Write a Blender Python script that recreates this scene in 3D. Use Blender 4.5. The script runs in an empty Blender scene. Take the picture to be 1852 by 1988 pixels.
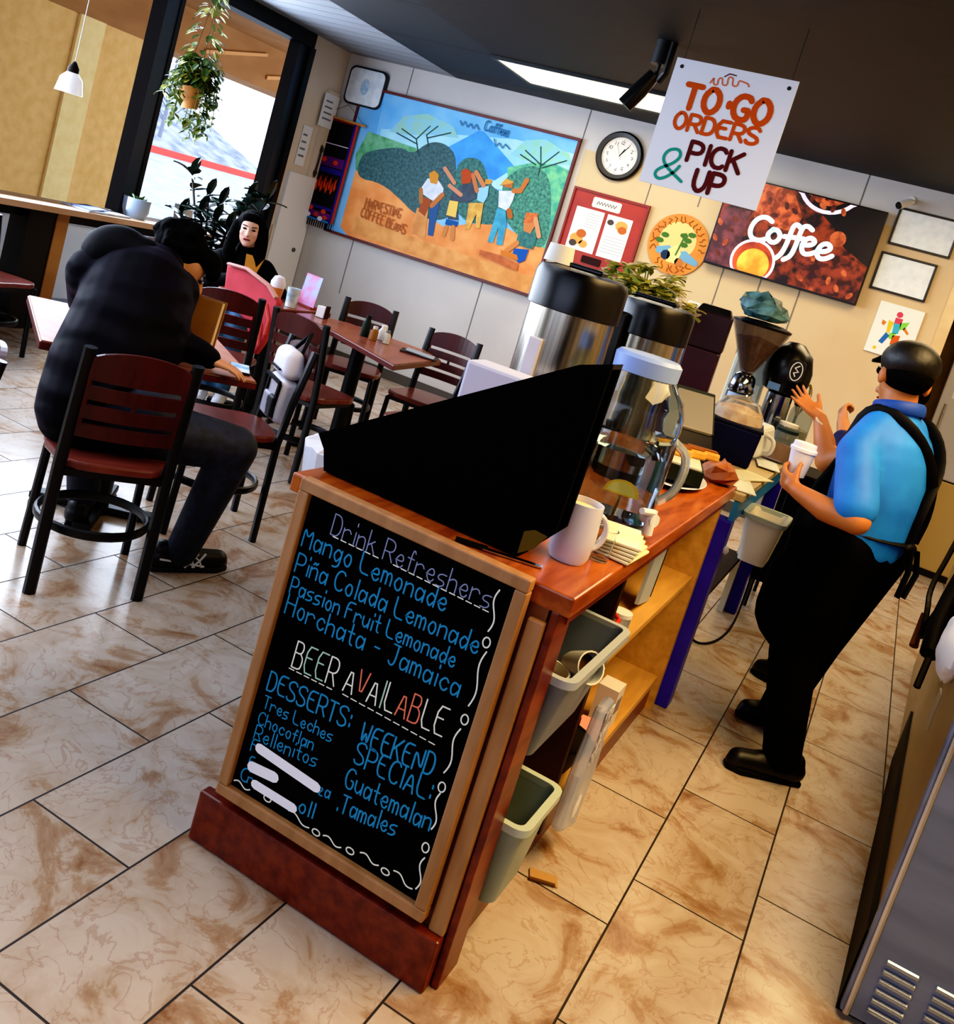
import bpy, bmesh, math, random
from mathutils import Vector, Matrix, Euler
random.seed(7)
SC = bpy.context.scene
COL = SC.collection
PI = math.pi
def V(*a): return Vector(a)
# ------------------------------------------------------------------ materials
def lin(c):
    c = c/255.0
    return c/12.92 if c <= .04045 else ((c+.055)/1.055)**2.4
def hexc(h):
    h = h.lstrip('#')
    return (lin(int(h[0:2],16)), lin(int(h[2:4],16)), lin(int(h[4:6],16)), 1.0)
_M = {}
def mat(name, col, rough=.5, metal=0, col2=None, scale=8, stretch=(1,1,1), bump=0, emit=0, trans=0, ior=1.45, detail=4, spec=.5, lo=.35, hi=.65, alpha=1):
    """procedural principled material; col2 adds noise variation in object space"""
    if name in _M: return _M[name]
    m = bpy.data.materials.new(name); m.use_nodes = True
    nt = m.node_tree; b = nt.nodes['Principled BSDF']
    c = hexc(col) if isinstance(col, str) else col
    b.inputs['Base Color'].default_value = c
    b.inputs['Roughness'].default_value = rough
    b.inputs['Metallic'].default_value = metal
    b.inputs['Specular IOR Level'].default_value = spec
    b.inputs['IOR'].default_value = ior
    if trans: b.inputs['Transmission Weight'].default_value = trans
    if alpha < 1: b.inputs['Alpha'].default_value = alpha
    if emit:
        b.inputs['Emission Color'].default_value = c
        b.inputs['Emission Strength'].default_value = emit
    if col2 or bump:
        tc = nt.nodes.new('ShaderNodeTexCoord'); mp = nt.nodes.new('ShaderNodeMapping')
        mp.inputs['Scale'].default_value = stretch
        nz = nt.nodes.new('ShaderNodeTexNoise')
        nz.inputs['Scale'].default_value = scale; nz.inputs['Detail'].default_value = detail
        nt.links.new(tc.outputs['Object'], mp.inputs['Vector']); nt.links.new(mp.outputs['Vector'], nz.inputs['Vector'])
        if col2:
            r = nt.nodes.new('ShaderNodeValToRGB')
            r.color_ramp.elements[0].position = lo; r.color_ramp.elements[1].position = hi
            r.color_ramp.elements[0].color = c; r.color_ramp.elements[1].color = hexc(col2)
            nt.links.new(nz.outputs['Fac'], r.inputs['Fac']); nt.links.new(r.outputs['Color'], b.inputs['Base Color'])
            if emit: nt.links.new(r.outputs['Color'], b.inputs['Emission Color'])
        if bump:
            bp = nt.nodes.new('ShaderNodeBump'); bp.inputs['Strength'].default_value = bump; bp.inputs['Distance'].default_value = .01
            nt.links.new(nz.outputs['Fac'], bp.inputs['Height']); nt.links.new(bp.outputs['Normal'], b.inputs['Normal'])
    _M[name] = m
    return m
def flat(h, rough=.6):
    return mat('paint_'+h.lstrip('#'), h, rough, spec=.2)
# ------------------------------------------------------------------ mesh builder
class MB:
    def __init__(s): s.v = []; s.f = []; s.m = []
    def add(s, vs, fs, mi=0):
        n = len(s.v); s.v += [tuple(v) for v in vs]
        for f in fs: s.f.append([i+n for i in f]); s.m.append(mi)
        return s
    def box(s, c, d, r=None, mi=0, top=None):
        """box centre c, size d, optional euler r, top = (sx, sy) scale of the upper face"""
        tx, ty = top if top else (1, 1)
        vs = []
        for z in (-.5, .5):
            kx, ky = (tx, ty) if z > 0 else (1, 1)
            for x, y in ((-.5,-.5),(.5,-.5),(.5,.5),(-.5,.5)): vs.append(V(x*d[0]*kx, y*d[1]*ky, z*d[2]))
        if r is not None:
            R = Euler(r).to_matrix(); vs = [R @ v for v in vs]
        vs = [v + V(*c) for v in vs]
        return s.add(vs, [(0,3,2,1),(4,5,6,7),(0,1,5,4),(1,2,6,5),(2,3,7,6),(3,0,4,7)], mi)
    def bx(s, x0, x1, y0, y1, z0, z1, mi=0):
        return s.box(((x0+x1)/2,(y0+y1)/2,(z0+z1)/2), (abs(x1-x0),abs(y1-y0),abs(z1-z0)), None, mi)
    def tube(s, pts, r, n=8, mi=0, cap=True, flat=None):
        """sweep a circle (or ellipse with flat=(width factor, thickness factor)) along pts"""
        pts = [V(*p) for p in pts]; k = len(pts)
        rs = list(r) if isinstance(r, (list, tuple)) else [r]*k
        T = [((pts[min(i+1,k-1)]-pts[max(i-1,0)]).normalized()) for i in range(k)]
        up = V(0,0,1) if abs(T[0].z) < .9 else V(1,0,0)
        N = (up - T[0]*up.dot(T[0])).normalized(); vs = []
        for i in range(k):
            N = (N - T[i]*N.dot(T[i]))
            N = N.normalized() if N.length > 1e-6 else T[i].orthogonal().normalized()
            B = T[i].cross(N); a, c = flat if flat else (1, 1)
            for j in range(n):
                t = 2*PI*j/n; vs.append(pts[i] + (B*math.cos(t)*a + N*math.sin(t)*c)*rs[i])
        fs = [(i*n+j, i*n+(j+1)%n, (i+1)*n+(j+1)%n, (i+1)*n+j) for i in range(k-1) for j in range(n)]
        if cap: fs += [tuple(range(n-1,-1,-1)), tuple(range((k-1)*n, k*n))]
        return s.add(vs, fs, mi)
    def lathe(s, prof, c=(0,0,0), n=24, mi=0, rot=None, sx=1, sy=1):
        """prof = [(r, z)...] revolved about z"""
        R = Euler(rot).to_matrix() if rot else None; vs = []
        for r, z in prof:
            for j in range(n):
                t = 2*PI*j/n; p = V(r*math.cos(t)*sx, r*math.sin(t)*sy, z)
                vs.append((R @ p if R else p) + V(*c))
        k = len(prof)
        fs = [(i*n+j, i*n+(j+1)%n, (i+1)*n+(j+1)%n, (i+1)*n+j) for i in range(k-1) for j in range(n)]
        if prof[0][0] > 1e-5: fs.append(tuple(range(n-1,-1,-1)))
        if prof[-1][0] > 1e-5 and not (k == 2 and prof[0][0] < 1e-5): fs.append(tuple(range((k-1)*n, k*n)))
        return s.add(vs, fs, mi)
    def ell(s, c, r, rot=None, nu=16, nv=10, mi=0):
        prof = [(math.sin(PI*i/nv), -math.cos(PI*i/nv)) for i in range(nv+1)]
        R = Euler(rot).to_matrix() if rot is not None else None; n = nu; vs = []
        for a, z in prof:
            for j in range(n):
                t = 2*PI*j/n; p = V(a*math.cos(t)*r[0], a*math.sin(t)*r[1], z*r[2])
                vs.append((R @ p if R else p) + V(*c))
        fs = [(i*n+j, i*n+(j+1)%n, (i+1)*n+(j+1)%n, (i+1)*n+j) for i in range(nv) for j in range(n)]
        return s.add(vs, fs, mi)
    def poly(s, pts, mi=0):
        return s.add(pts, [tuple(range(len(pts)))], mi)
    def prism(s, pts, off, mi=0):
        """3d polygon extruded by vector off"""
        n = len(pts); o = V(*off); a = [V(*p) for p in pts]; b = [p+o for p in a]
        return s.add(a+b, [tuple(range(n-1,-1,-1)), tuple(range(n,2*n))] + [(i,(i+1)%n,n+(i+1)%n,n+i) for i in range(n)], mi)
    def strip(s, pts, w, fn, mi=0, cap=True):
        """flat mitred ribbon of width w along 2d pts, mapped to 3d by fn(u, v); strokes are stacked by hairlines so they never coincide"""
        P_ = [Vector(pts[0])]
        for p in pts[1:]:
            if (Vector(p)-P_[-1]).length > w*.08: P_.append(Vector(p))
        if len(P_) < 2: P_.append(P_[0]+Vector((w*.1, 0)))
        o = V(*fn(0,0)); nr = (V(*fn(1,0))-o).cross(V(*fn(0,1))-o).normalized()
        s.k = (getattr(s, 'k', 0)+1) % 14; lift = nr*s.k*.00005; n = len(P_); L_ = []; R_ = []
        for i in range(n):
            d0 = (P_[i]-P_[i-1]).normalized() if i else (P_[1]-P_[0]).normalized(); d1 = (P_[i+1]-P_[i]).normalized() if i < n-1 else d0
            t = d0+d1; t = t.normalized() if t.length > .2 else d0
            q = Vector((-t.y, t.x)); k = min(1.35, 1/max(.3, q.dot(Vector((-d0.y, d0.x)))))
            L_.append(P_[i]+q*w/2*k); R_.append(P_[i]-q*w/2*k)
        if cap:
            d = (P_[1]-P_[0]).normalized(); e = (P_[-1]-P_[-2]).normalized(); q = Vector((-d.y,d.x)); qe = Vector((-e.y,e.x))
            st = [P_[0]-d*w/2*math.sin(a)+q*w/2*math.cos(a) for a in (PI/4,PI/2,3*PI/4)]; en = [P_[-1]+e*w/2*math.sin(a)+qe*w/2*math.cos(a) for a in (PI/4,PI/2,3*PI/4)]
        vs = [V(*fn(*p))+lift for p in L_+R_]; fs = [(i, n+i, n+i+1, i+1) for i in range(n-1)]
        if cap:
            vs += [V(*fn(*p))+lift+nr*.00002 for p in st]+[V(*fn(*p))+lift+nr*.00004 for p in en]; fs += [(0, 2*n, 2*n+1, 2*n+2, n), (n-1, 2*n-1, 2*n+5, 2*n+4, 2*n+3)]
        return s.add(vs, fs, mi)
    def disc(s, c, r, fn, n=20, mi=0, ry=None):
        ry = ry or r
        return s.add([fn(c[0]+r*math.cos(2*PI*i/n), c[1]+ry*math.sin(2*PI*i/n)) for i in range(n)], [tuple(range(n))], mi)
    def build(s, name, mats, parent=None, smooth=False, bev=0, sub=0, solid=0):
        me = bpy.data.meshes.new(name); me.from_pydata(s.v, [], s.f)
        if not isinstance(mats, (list, tuple)): mats = [mats]
        for m in mats: me.materials.append(m)
        me.polygons.foreach_set('material_index', [min(i, len(mats)-1) for i in s.m])
        if smooth:
            me.polygons.foreach_set('use_smooth', [True]*len(s.f))
            me.set_sharp_from_angle(angle=math.radians(40))
        me.update()
        o = bpy.data.objects.new(name, me); COL.objects.link(o)
        if parent is not None: o.parent = parent
        if solid:
            md = o.modifiers.new('thick', 'SOLIDIFY'); md.thickness = solid; md.offset = 0
        if bev:
            md = o.modifiers.new('bevel', 'BEVEL'); md.width = bev; md.segments = 2; md.limit_method = 'ANGLE'
        if sub:
            md = o.modifiers.new('sub', 'SUBSURF'); md.levels = sub; md.render_levels = sub
        return o
def tag(o, label=None, cat=None, group=None, kind=None):
    if label: o['label'] = label
    if cat: o['category'] = cat
    if group: o['group'] = group
    if kind: o['kind'] = kind
    return o
def thing(name, label, cat, loc=(0,0,0), rz=0, group=None):
    o = bpy.data.objects.new(name, None); COL.objects.link(o); o.empty_display_size = .1
    o.location = loc; o.rotation_euler = (0,0,rz)
    return tag(o, label, cat, group)
def struct(o): o['kind'] = 'structure'; return o
def dup(root, loc, rz, label, group=None):
    r = root.copy(); COL.objects.link(r); r.location = loc; r.rotation_euler = (0,0,rz); r['label'] = label
    if group: r['group'] = group
    for ch in list(root.children):
        c = ch.copy(); COL.objects.link(c); c.parent = r
        for g in list(ch.children):
            d = g.copy(); COL.objects.link(d); d.parent = c
    return r
def chaikin(p, it=2):
    for _ in range(it):
        if len(p) < 3: return p
        q = [p[0]]
        for i in range(len(p)-1):
            a, b = p[i], p[i+1]
            q += [(a[0]*.75+b[0]*.25, a[1]*.75+b[1]*.25), (a[0]*.25+b[0]*.75, a[1]*.25+b[1]*.75)]
        p = q + [p[-1]]
    return p
def sm3(p, it=2):
    """smooth a 3d polyline"""
    p = [V(*a) for a in p]
    for _ in range(it):
        q = [p[0]]
        for i in range(len(p)-1): q += [p[i]*.75+p[i+1]*.25, p[i]*.25+p[i+1]*.75]
        p = q + [p[-1]]
    return p
# ------------------------------------------------------------------ hand lettering: stroke glyphs on a digit grid (baseline 2, x-height 6, cap 9)
GL = {
'A':'023962 1454','B':'0209 094958574606 4665635202','C':'6859290704225263','D':'0209 094967644202','E':'69090262 0646','F':'690902 0646',
'G':'68592907042252636545','H':'0209 6269 0666','I':'1219','J':'5954422213 2969','K':'0209 6905 2662','L':'090262','M':'0209356962','N':'02096269',
'O':'290704224264674929','P':'0209 094968664505','R':'0209 094968664505 3562','S':'685929080716556463421203','T':'3239 0969','U':'090422426469',
'V':'093269','W':'0912375269','a':'55361604123254 5652','b':'0902 05264654422203','c':'55462604224253','d':'55362604223254 5952',
'e':'0454462604224253','f':'48392822 0646','g':'55362604223254 56513010','h':'0902 0526465552','i':'1216 1819','k':'0902 4604 2552','l':'1219',
'm':'0602 0516263532 3546566562','n':'0602 0526465552','ñ':'0602 0526465552 17283748','o':'26042242544626','p':'0600 05264654422203',
'r':'0602 05264655','s':'5626051444533202','t':'29233242 0646','u':'0603223254 5652','v':'062256','z':'06560252','x':'0652 5602','y':'0624 560010',
'-':'1545',':':'1314 1617','.':'1213','·':'2526',"'":'1819','1':'0839 3932','2':'0819495702 0252'}
def glyph_w(ch):
    if ch == ' ': return 4
    return max(int(c) for st in GL[ch].split() for c in st[0::2]) + 2
def letter(mb, s, p0, p1, h, w, fn, mi=0, curve=1, slant=0, jit=0, colors=None):
    """write s along the baseline p0-p1 (2d), cap height h, stroke width w"""
    tot = sum(glyph_w(c) for c in s) - 2
    a = Vector(p0); b = Vector(p1); d = (b-a)/tot; up = Vector((0, 1))*h/7
    x = 0
    for k, ch in enumerate(s):
        if ch != ' ':
            jy = random.uniform(-jit, jit)
            m = colors(k) if colors else mi
            for st in GL[ch].split():
                pts = [(int(st[i]), int(st[i+1])-2) for i in range(0, len(st), 2)]
                if curve: pts = chaikin(pts, curve)
                q = []
                for u, v in pts:
                    c = a + d*(x+u+slant*v) + up*(v+jy); q.append((c.x, c.y))
                mb.strip(q, w, fn, m)
        x += glyph_w(ch)
def plane_y(y): return lambda u, v: (u, y, v)
def plane_x(x): return lambda u, v: (x, u, v)
# ------------------------------------------------------------------ camera (camera rolled by hand, lens shifted like the cropped photo)
RW = [[0.86375,0.415301,0.285415],[0.321127,-0.017142,-0.946881],[-0.388348,0.909523,-0.14817]]
cam = bpy.data.cameras.new('camera'); co = bpy.data.objects.new('camera', cam); COL.objects.link(co)
r_, d_, f_ = [V(*r) for r in RW]
co.matrix_world = Matrix((( r_.x, -d_.x, -f_.x, 0), (r_.y, -d_.y, -f_.y, 0), (r_.z, -d_.z, -f_.z, 1.55), (0,0,0,1)))
cam.sensor_fit = 'HORIZONTAL'; cam.sensor_width = 36; cam.lens = 36*1878.9/1852
cam.shift_y = -(994-735.5)/1852; cam.clip_start = .05; cam.clip_end = 200
SC.camera = co

# ------------------------------------------------------------------ room shell
YW = 7.70; XW = -5.50; ZC = 2.74
def floor_mat():
    m = bpy.data.materials.new('marble_tile'); m.use_nodes = True; nt = m.node_tree; N = nt.nodes.new; L = nt.links.new
    b = nt.nodes['Principled BSDF']
    tc = N('ShaderNodeTexCoord'); sx = N('ShaderNodeSeparateXYZ'); L(tc.outputs['Object'], sx.inputs[0])
    def mth(op, a, c=None):
        n = N('ShaderNodeMath'); n.operation = op
        for i, q in enumerate((a, c)):
            if q is None: continue
            if isinstance(q, (int, float)): n.inputs[i].default_value = q
            else: L(q, n.inputs[i])
        return n.outputs[0]
    u = mth('DIVIDE', mth('ADD', sx.outputs['X'], .217+.3075*40), .3075)
    col = mth('FLOOR', u)
    off = mth('MULTIPLY', col, .235)
    v = mth('DIVIDE', mth('ADD', mth('SUBTRACT', sx.outputs['Y'], off), -2.537+.235*40+.61*40), .61)
    row = mth('FLOOR', v)
    fu = mth('FRACT', u); fv = mth('FRACT', v)
    eu = mth('MULTIPLY', mth('MINIMUM', fu, mth('SUBTRACT', 1, fu)), .3075)
    ev = mth('MULTIPLY', mth('MINIMUM', fv, mth('SUBTRACT', 1, fv)), .61)
    e = mth('MINIMUM', eu, ev)
    g = mth('LESS_THAN', e, .0028)
    rnd = N('ShaderNodeTexWhiteNoise'); rnd.noise_dimensions = '2D'
    cmb = N('ShaderNodeCombineXYZ'); L(col, cmb.inputs[0]); L(row, cmb.inputs[1]); L(cmb.outputs[0], rnd.inputs['Vector'])
    va = N('ShaderNodeVectorMath'); va.operation = 'MULTIPLY_ADD'; L(rnd.outputs['Color'], va.inputs[0]); va.inputs[1].default_value = (9,9,9); L(tc.outputs['Object'], va.inputs[2])
    n1 = N('ShaderNodeTexNoise'); n1.inputs['Scale'].default_value = 4.2; n1.inputs['Detail'].default_value = 12; n1.inputs['Roughness'].default_value = .62; n1.inputs['Distortion'].default_value = 1.1; L(va.outputs[0], n1.inputs['Vector'])
    r1 = N('ShaderNodeValToRGB'); cr = r1.color_ramp; L(n1.outputs['Fac'], r1.inputs['Fac'])
    cr.elements[0].position = .30; cr.elements[0].color = hexc('#80583a'); cr.elements[1].position = .60; cr.elements[1].color = hexc('#b9ada1')
    q = cr.elements.new(.43); q.color = hexc('#a38a72'); q = cr.elements.new(.46); q.color = hexc('#ae9d8c')
    n2 = N('ShaderNodeTexNoise'); n2.inputs['Scale'].default_value = 5; n2.inputs['Detail'].default_value = 6; n2.inputs['Distortion'].default_value = 2.5; L(va.outputs[0], n2.inputs['Vector'])
    vein = mth('LESS_THAN', mth('ABSOLUTE', mth('SUBTRACT', n2.outputs['Fac'], .5)), .012)
    mx = N('ShaderNodeMix'); mx.data_type = 'RGBA'; L(mth('MULTIPLY', vein, .30), mx.inputs[0]); L(r1.outputs['Color'], mx.inputs[6]); mx.inputs[7].default_value = hexc('#8a5a36')
    m2 = N('ShaderNodeMix'); m2.data_type = 'RGBA'; L(g, m2.inputs[0]); L(mx.outputs[2], m2.inputs[6]); m2.inputs[7].default_value = hexc('#1c130d')
    L(m2.outputs[2], b.inputs['Base Color'])
    L(mth('ADD', mth('MULTIPLY', g, .5), .22), b.inputs['Roughness'])
    return m
struct(MB().bx(-5.75, 3.2, -1.6, 9.6, -.1, 0).build('floor', floor_mat()))
# ceiling: dark painted planks, paler beside the window, its light painted in
def plank_mat(name, c1, c2, gap, pitch, axis):
    m = bpy.data.materials.new(name); m.use_nodes = True; nt = m.node_tree; N = nt.nodes.new; L = nt.links.new
    b = nt.nodes['Principled BSDF']; tc = N('ShaderNodeTexCoord'); sx = N('ShaderNodeSeparateXYZ'); L(tc.outputs['Object'], sx.inputs[0])
    d = N('ShaderNodeMath'); d.operation = 'DIVIDE'; L(sx.outputs[axis], d.inputs[0]); d.inputs[1].default_value = pitch
    f = N('ShaderNodeMath'); f.operation = 'FRACT'; L(d.outputs[0], f.inputs[0])
    lt = N('ShaderNodeMath'); lt.operation = 'LESS_THAN'; L(f.outputs[0], lt.inputs[0]); lt.inputs[1].default_value = .05
    mp = N('ShaderNodeMapping'); mp.inputs['Scale'].default_value = (1, 9, 1) if axis == 'Y' else (9, 1, 1); L(tc.outputs['Object'], mp.inputs[0])
    nz = N('ShaderNodeTexNoise'); nz.inputs['Scale'].default_value = 1.5; nz.inputs['Detail'].default_value = 5; L(mp.outputs[0], nz.inputs['Vector'])
    mx = N('ShaderNodeMix'); mx.data_type = 'RGBA'; L(nz.outputs['Fac'], mx.inputs[0]); mx.inputs[6].default_value = hexc(c1); mx.inputs[7].default_value = hexc(c2)
    m2 = N('ShaderNodeMix'); m2.data_type = 'RGBA'; L(lt.outputs[0], m2.inputs[0]); L(mx.outputs[2], m2.inputs[6]); m2.inputs[7].default_value = hexc(gap)
    L(m2.outputs[2], b.inputs['Base Color']); b.inputs['Roughness'].default_value = .65
    return m
cd = plank_mat('dark_planks', '#080605', '#140e0a', '#010101', .42, 'Y')
cw = plank_mat('window_lit_planks', '#7d838c', '#9298a0', '#30343a', .19, 'Y')
cn = plank_mat('grey_panels', '#12161c', '#1b2129', '#050607', 1.05, 'Y')
mb = MB()
mb.bx(-3.29, 3.2, -1.6, 9.6, ZC, ZC+.1, 0)
mb.bx(-4.3, -3.29, -1.6, 9.6, ZC, ZC+.1, 2)
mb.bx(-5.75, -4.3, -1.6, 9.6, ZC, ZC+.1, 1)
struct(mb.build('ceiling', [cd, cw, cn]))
# bulkhead over the window corner
mb = MB(); mb.bx(-5.5, -4.36, 6.3, YW, ZC-.012, ZC+.02)
# back wall with thin panel joints
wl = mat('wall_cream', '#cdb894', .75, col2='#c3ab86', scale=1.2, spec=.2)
wu = mat('wall_pale_lit', '#c6c3c0', .75, col2='#bcb9b7', scale=1.5, spec=.2)  # left stretch of the cream wall, cool window light painted in
wg = mat('wall_joint', '#6d6a66', .8)
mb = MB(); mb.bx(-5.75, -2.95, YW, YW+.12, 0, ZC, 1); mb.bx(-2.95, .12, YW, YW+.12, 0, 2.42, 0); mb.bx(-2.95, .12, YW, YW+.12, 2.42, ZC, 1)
for x, z0, z1 in ((-4.75,2.4,2.74),(-4.88,.6,1.15),(-3.5,.6,1.12),(-2.32,.9,2.6),(-1.9,2.2,2.74),(-3.0,2.4,2.74),(-1.55,1.0,1.8),(-1.25,1.2,1.8),(-.95,1.2,1.8),(-.75,2.5,2.74)):
    mb.bx(x-.004, x+.004, YW-.003, YW, z0, z1, 2)
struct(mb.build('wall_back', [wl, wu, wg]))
# right stretch of back wall: shelf alcove and beyond
al = mat('alcove_tan', '#8f7348', .7, col2='#7c6238', scale=3)
mb = MB(); mb.bx(.12, 3.2, YW+.9, YW+1.0, 0, ZC, 0)
struct(mb.build('wall_alcove', [al]))
mb = MB(); mb.bx(.04, .12, YW-.03, YW+.9, 0, 2.3); mb.bx(.04, 1.2, YW-.03, YW+.04, 2.24, 2.34)
struct(mb.build('trim_1', mat('trim_wood', '#d8bd90', .55, col2='#c9ab7b', scale=4)))
struct(MB().bx(3.08, 3.2, -1.6, 9.6, 0, ZC).build('wall_right', wl))
struct(MB().bx(-5.75, 3.2, -1.7, -1.6, 0, ZC).build('wall_front', mat('wall_dim', '#8a8178', .8)))
# ---- window wall
blk = mat('black_frame', '#0b0c0e', .45); gry = mat('alu_frame', '#39414d', .4, metal=.4)
wsill = mat('sill_wood', '#b9834c', .5, col2='#9c6a3a', scale=3, stretch=(4,1,1))
pil = mat('pillar_paint', '#cfc3b4', .7, col2='#c2b5a4', scale=2)
mb = MB()
mb.bx(-5.62, -5.44, 7.13, YW, 0, ZC)           # pillar between window and back wall
mb.bx(-5.44, -5.41, 7.5, 7.66, 0, 2.35); mb.bx(-5.44,-5.42, 7.2, 7.42, 0, 1.05)
mb.bx(-5.44,-5.405, 7.22, 7.69, 0, 1.55, 1)
struct(mb.build('wall_left', [pil, mat('panel_white', '#d9dce4', .5)]))
mb = MB()
mb.bx(-5.60, -5.42, -1.6, 7.13, 2.62, ZC, 0)    # head
mb.bx(-5.58, -5.46, 6.98, 7.13, .04, 2.62, 1); mb.bx(-5.47, -5.42, 7.09, 7.16, 0, 2.62, 0)
mb.bx(-5.58, -5.44, 5.40, 5.54, .9, 2.62, 1); mb.bx(-5.46,-5.43, 5.52, 5.56, .9, 2.62, 0)
mb.bx(-5.58, -5.46, 2.0, 2.1, .9, 2.62, 1); mb.bx(-5.58,-5.46,-1.6,-1.45,0,2.62,1)
mb.bx(-5.58, -5.46, -1.6, 7.0, .76, .86, 0)     # rail under the sill
mb.bx(-5.58, -5.46, -1.6, 7.0, 0, .1, 0)
mb.bx(-5.58, -5.40, 4.62, 4.84, 0, .86, 0)
mb.bx(-5.44, -5.39, 4.84, 4.94, .1, .86, 2)
mb.bx(-5.58, -5.46, 6.1, 6.2, .1, .8, 0)
w1 = struct(mb.build('window_1', [blk, gry, wsill]))
gm = mat('window_glass', '#ffffff', .0, trans=1, ior=1.02, spec=.05)
mb = MB(); mb.poly([(-5.53,-1.45,.1),(-5.53,7.0,.1),(-5.53,7.0,2.62),(-5.53,-1.45,2.62)])
mb.build('window_pane', gm, w1)
struct(MB().bx(-5.50, -5.12, -1.4, 6.6, .86, .90).build('trim_2', mat('sill_top', '#c4a184', .45, col2='#b08a66', scale=3, stretch=(4,1,1))))
struct(MB().bx(-5.44, .12, YW-.012, YW, 0, .09).build('baseboard_back', mat('base_dark', '#4a443e', .6)))

# ------------------------------------------------------------------ bar counter with the chalkboard end
wr = mat('wood_red', '#5a1c0e', .35, col2='#7d3216', scale=5, stretch=(6,1,6))
wtop = mat('wood_top', '#8a3f18', .22, col2='#b5622a', scale=4, stretch=(7,1,7), bump=.05)
wlt = mat('wood_light', '#b98a45', .5, col2='#cf9f58', scale=4, stretch=(7,1,7))
wfr = mat('wood_frame', '#9c6f47', .5, col2='#b3855a', scale=5, stretch=(5,5,1))
wdk = mat('wood_dark', '#24100a', .5, col2='#38180d', scale=5)
wmid = mat('wood_mid', '#6a3a18', .5, col2='#7d481f', scale=4, stretch=(6,1,6))
ct = thing('bar_counter', 'long wooden service counter with open shelves on the staff side and dark red skirting', 'counter', (-.78, 2.75, 0))
def inC(mb): 
    mb.v = [(x+.78, y-2.75, z) for x, y, z in mb.v]; return mb
inC(MB().bx(-1.13, -.43, 1.795, 3.66, .872, .915)).build('countertop', wtop, ct, bev=.005)
mb = MB(); mb.bx(-1.10, -.475, 1.80, 1.84, .0, .872); mb.bx(-1.10, -1.07, 1.84, 3.64, 0, .872); inC(mb).build('side_panel', wmid, ct)
inC(MB().bx(-1.125, -.47, 1.765, 1.80, 0, .125).bx(-1.125,-1.10,1.775,3.64,0,.105)).build('base_trim', wr, ct, bev=.006)
inC(MB().bx(-.508, -.472, 1.785, 1.86, .125, .845)).build('corner_post', wfr, ct, bev=.004)
inC(MB().bx(-.470, -.452, 1.80, 1.90, .0, .872)).build('corner_post', wr, ct, bev=.003)
inC(MB().bx(-1.07, -.47, 2.40, 2.43, .06, .872)).build('divider', wdk, ct)
inC(MB().bx(-1.07, -.47, 2.43, 3.60, .525, .545)).build('shelf', wlt, ct)
inC(MB().bx(-1.07, -.47, 1.84, 3.60, .11, .135)).build('shelf', wlt, ct)
inC(MB().bx(-1.07, -.55, 1.86, 2.40, .46, .478)).build('shelf', wmid, ct)
inC(MB().bx(-1.07, -.455, 3.60, 3.64, 0, .872)).build('end_panel', wlt, ct)
inC(MB().bx(-.50, -.48, 1.84, 3.60, 0, .11)).build('kick_board', wr, ct)
inC(MB().bx(-.475, -.448, 1.86, 3.64, .835, .872)).build('edge_rail', wr, ct)
# chalkboard
Y0 = 1.775
bd = thing('chalkboard', 'framed black chalkboard menu with blue chalk lettering on the counter end', 'chalkboard', (-.815, Y0, .53))
def inB(mb): mb.v = [(x+.815, y-Y0, z-.53) for x, y, z in mb.v]; return mb
x0, x1, z0, z1 = -1.080, -.515, .150, .926
mb = MB(); t = .028
for a, b, c, d in ((x0,x1,z1-t,z1),(x0,x1,z0,z0+t),(x0,x0+t,z0+t,z1-t),(x1-t,x1,z0+t,z1-t)): mb.bx(a, b, Y0-.02, Y0+.013, c, d)
inB(mb).build('frame', wfr, bd, bev=.004)
cb = mat('chalk_blue', '#2788bb', .9, emit=.08); cdb = mat('chalk_slate', '#8791b8', .9, emit=.08); cwh = mat('chalk_white', '#e3e6dc', .9, emit=.08)  # slight glow given to the chalk colours
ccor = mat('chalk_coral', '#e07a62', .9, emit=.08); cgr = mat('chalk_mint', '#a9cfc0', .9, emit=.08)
mb = MB(); fn = plane_y(Y0-.0055); mb.bx(x0+t, x1-t, Y0-.004, Y0+.008, z0+t, z1-t, 5)
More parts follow.
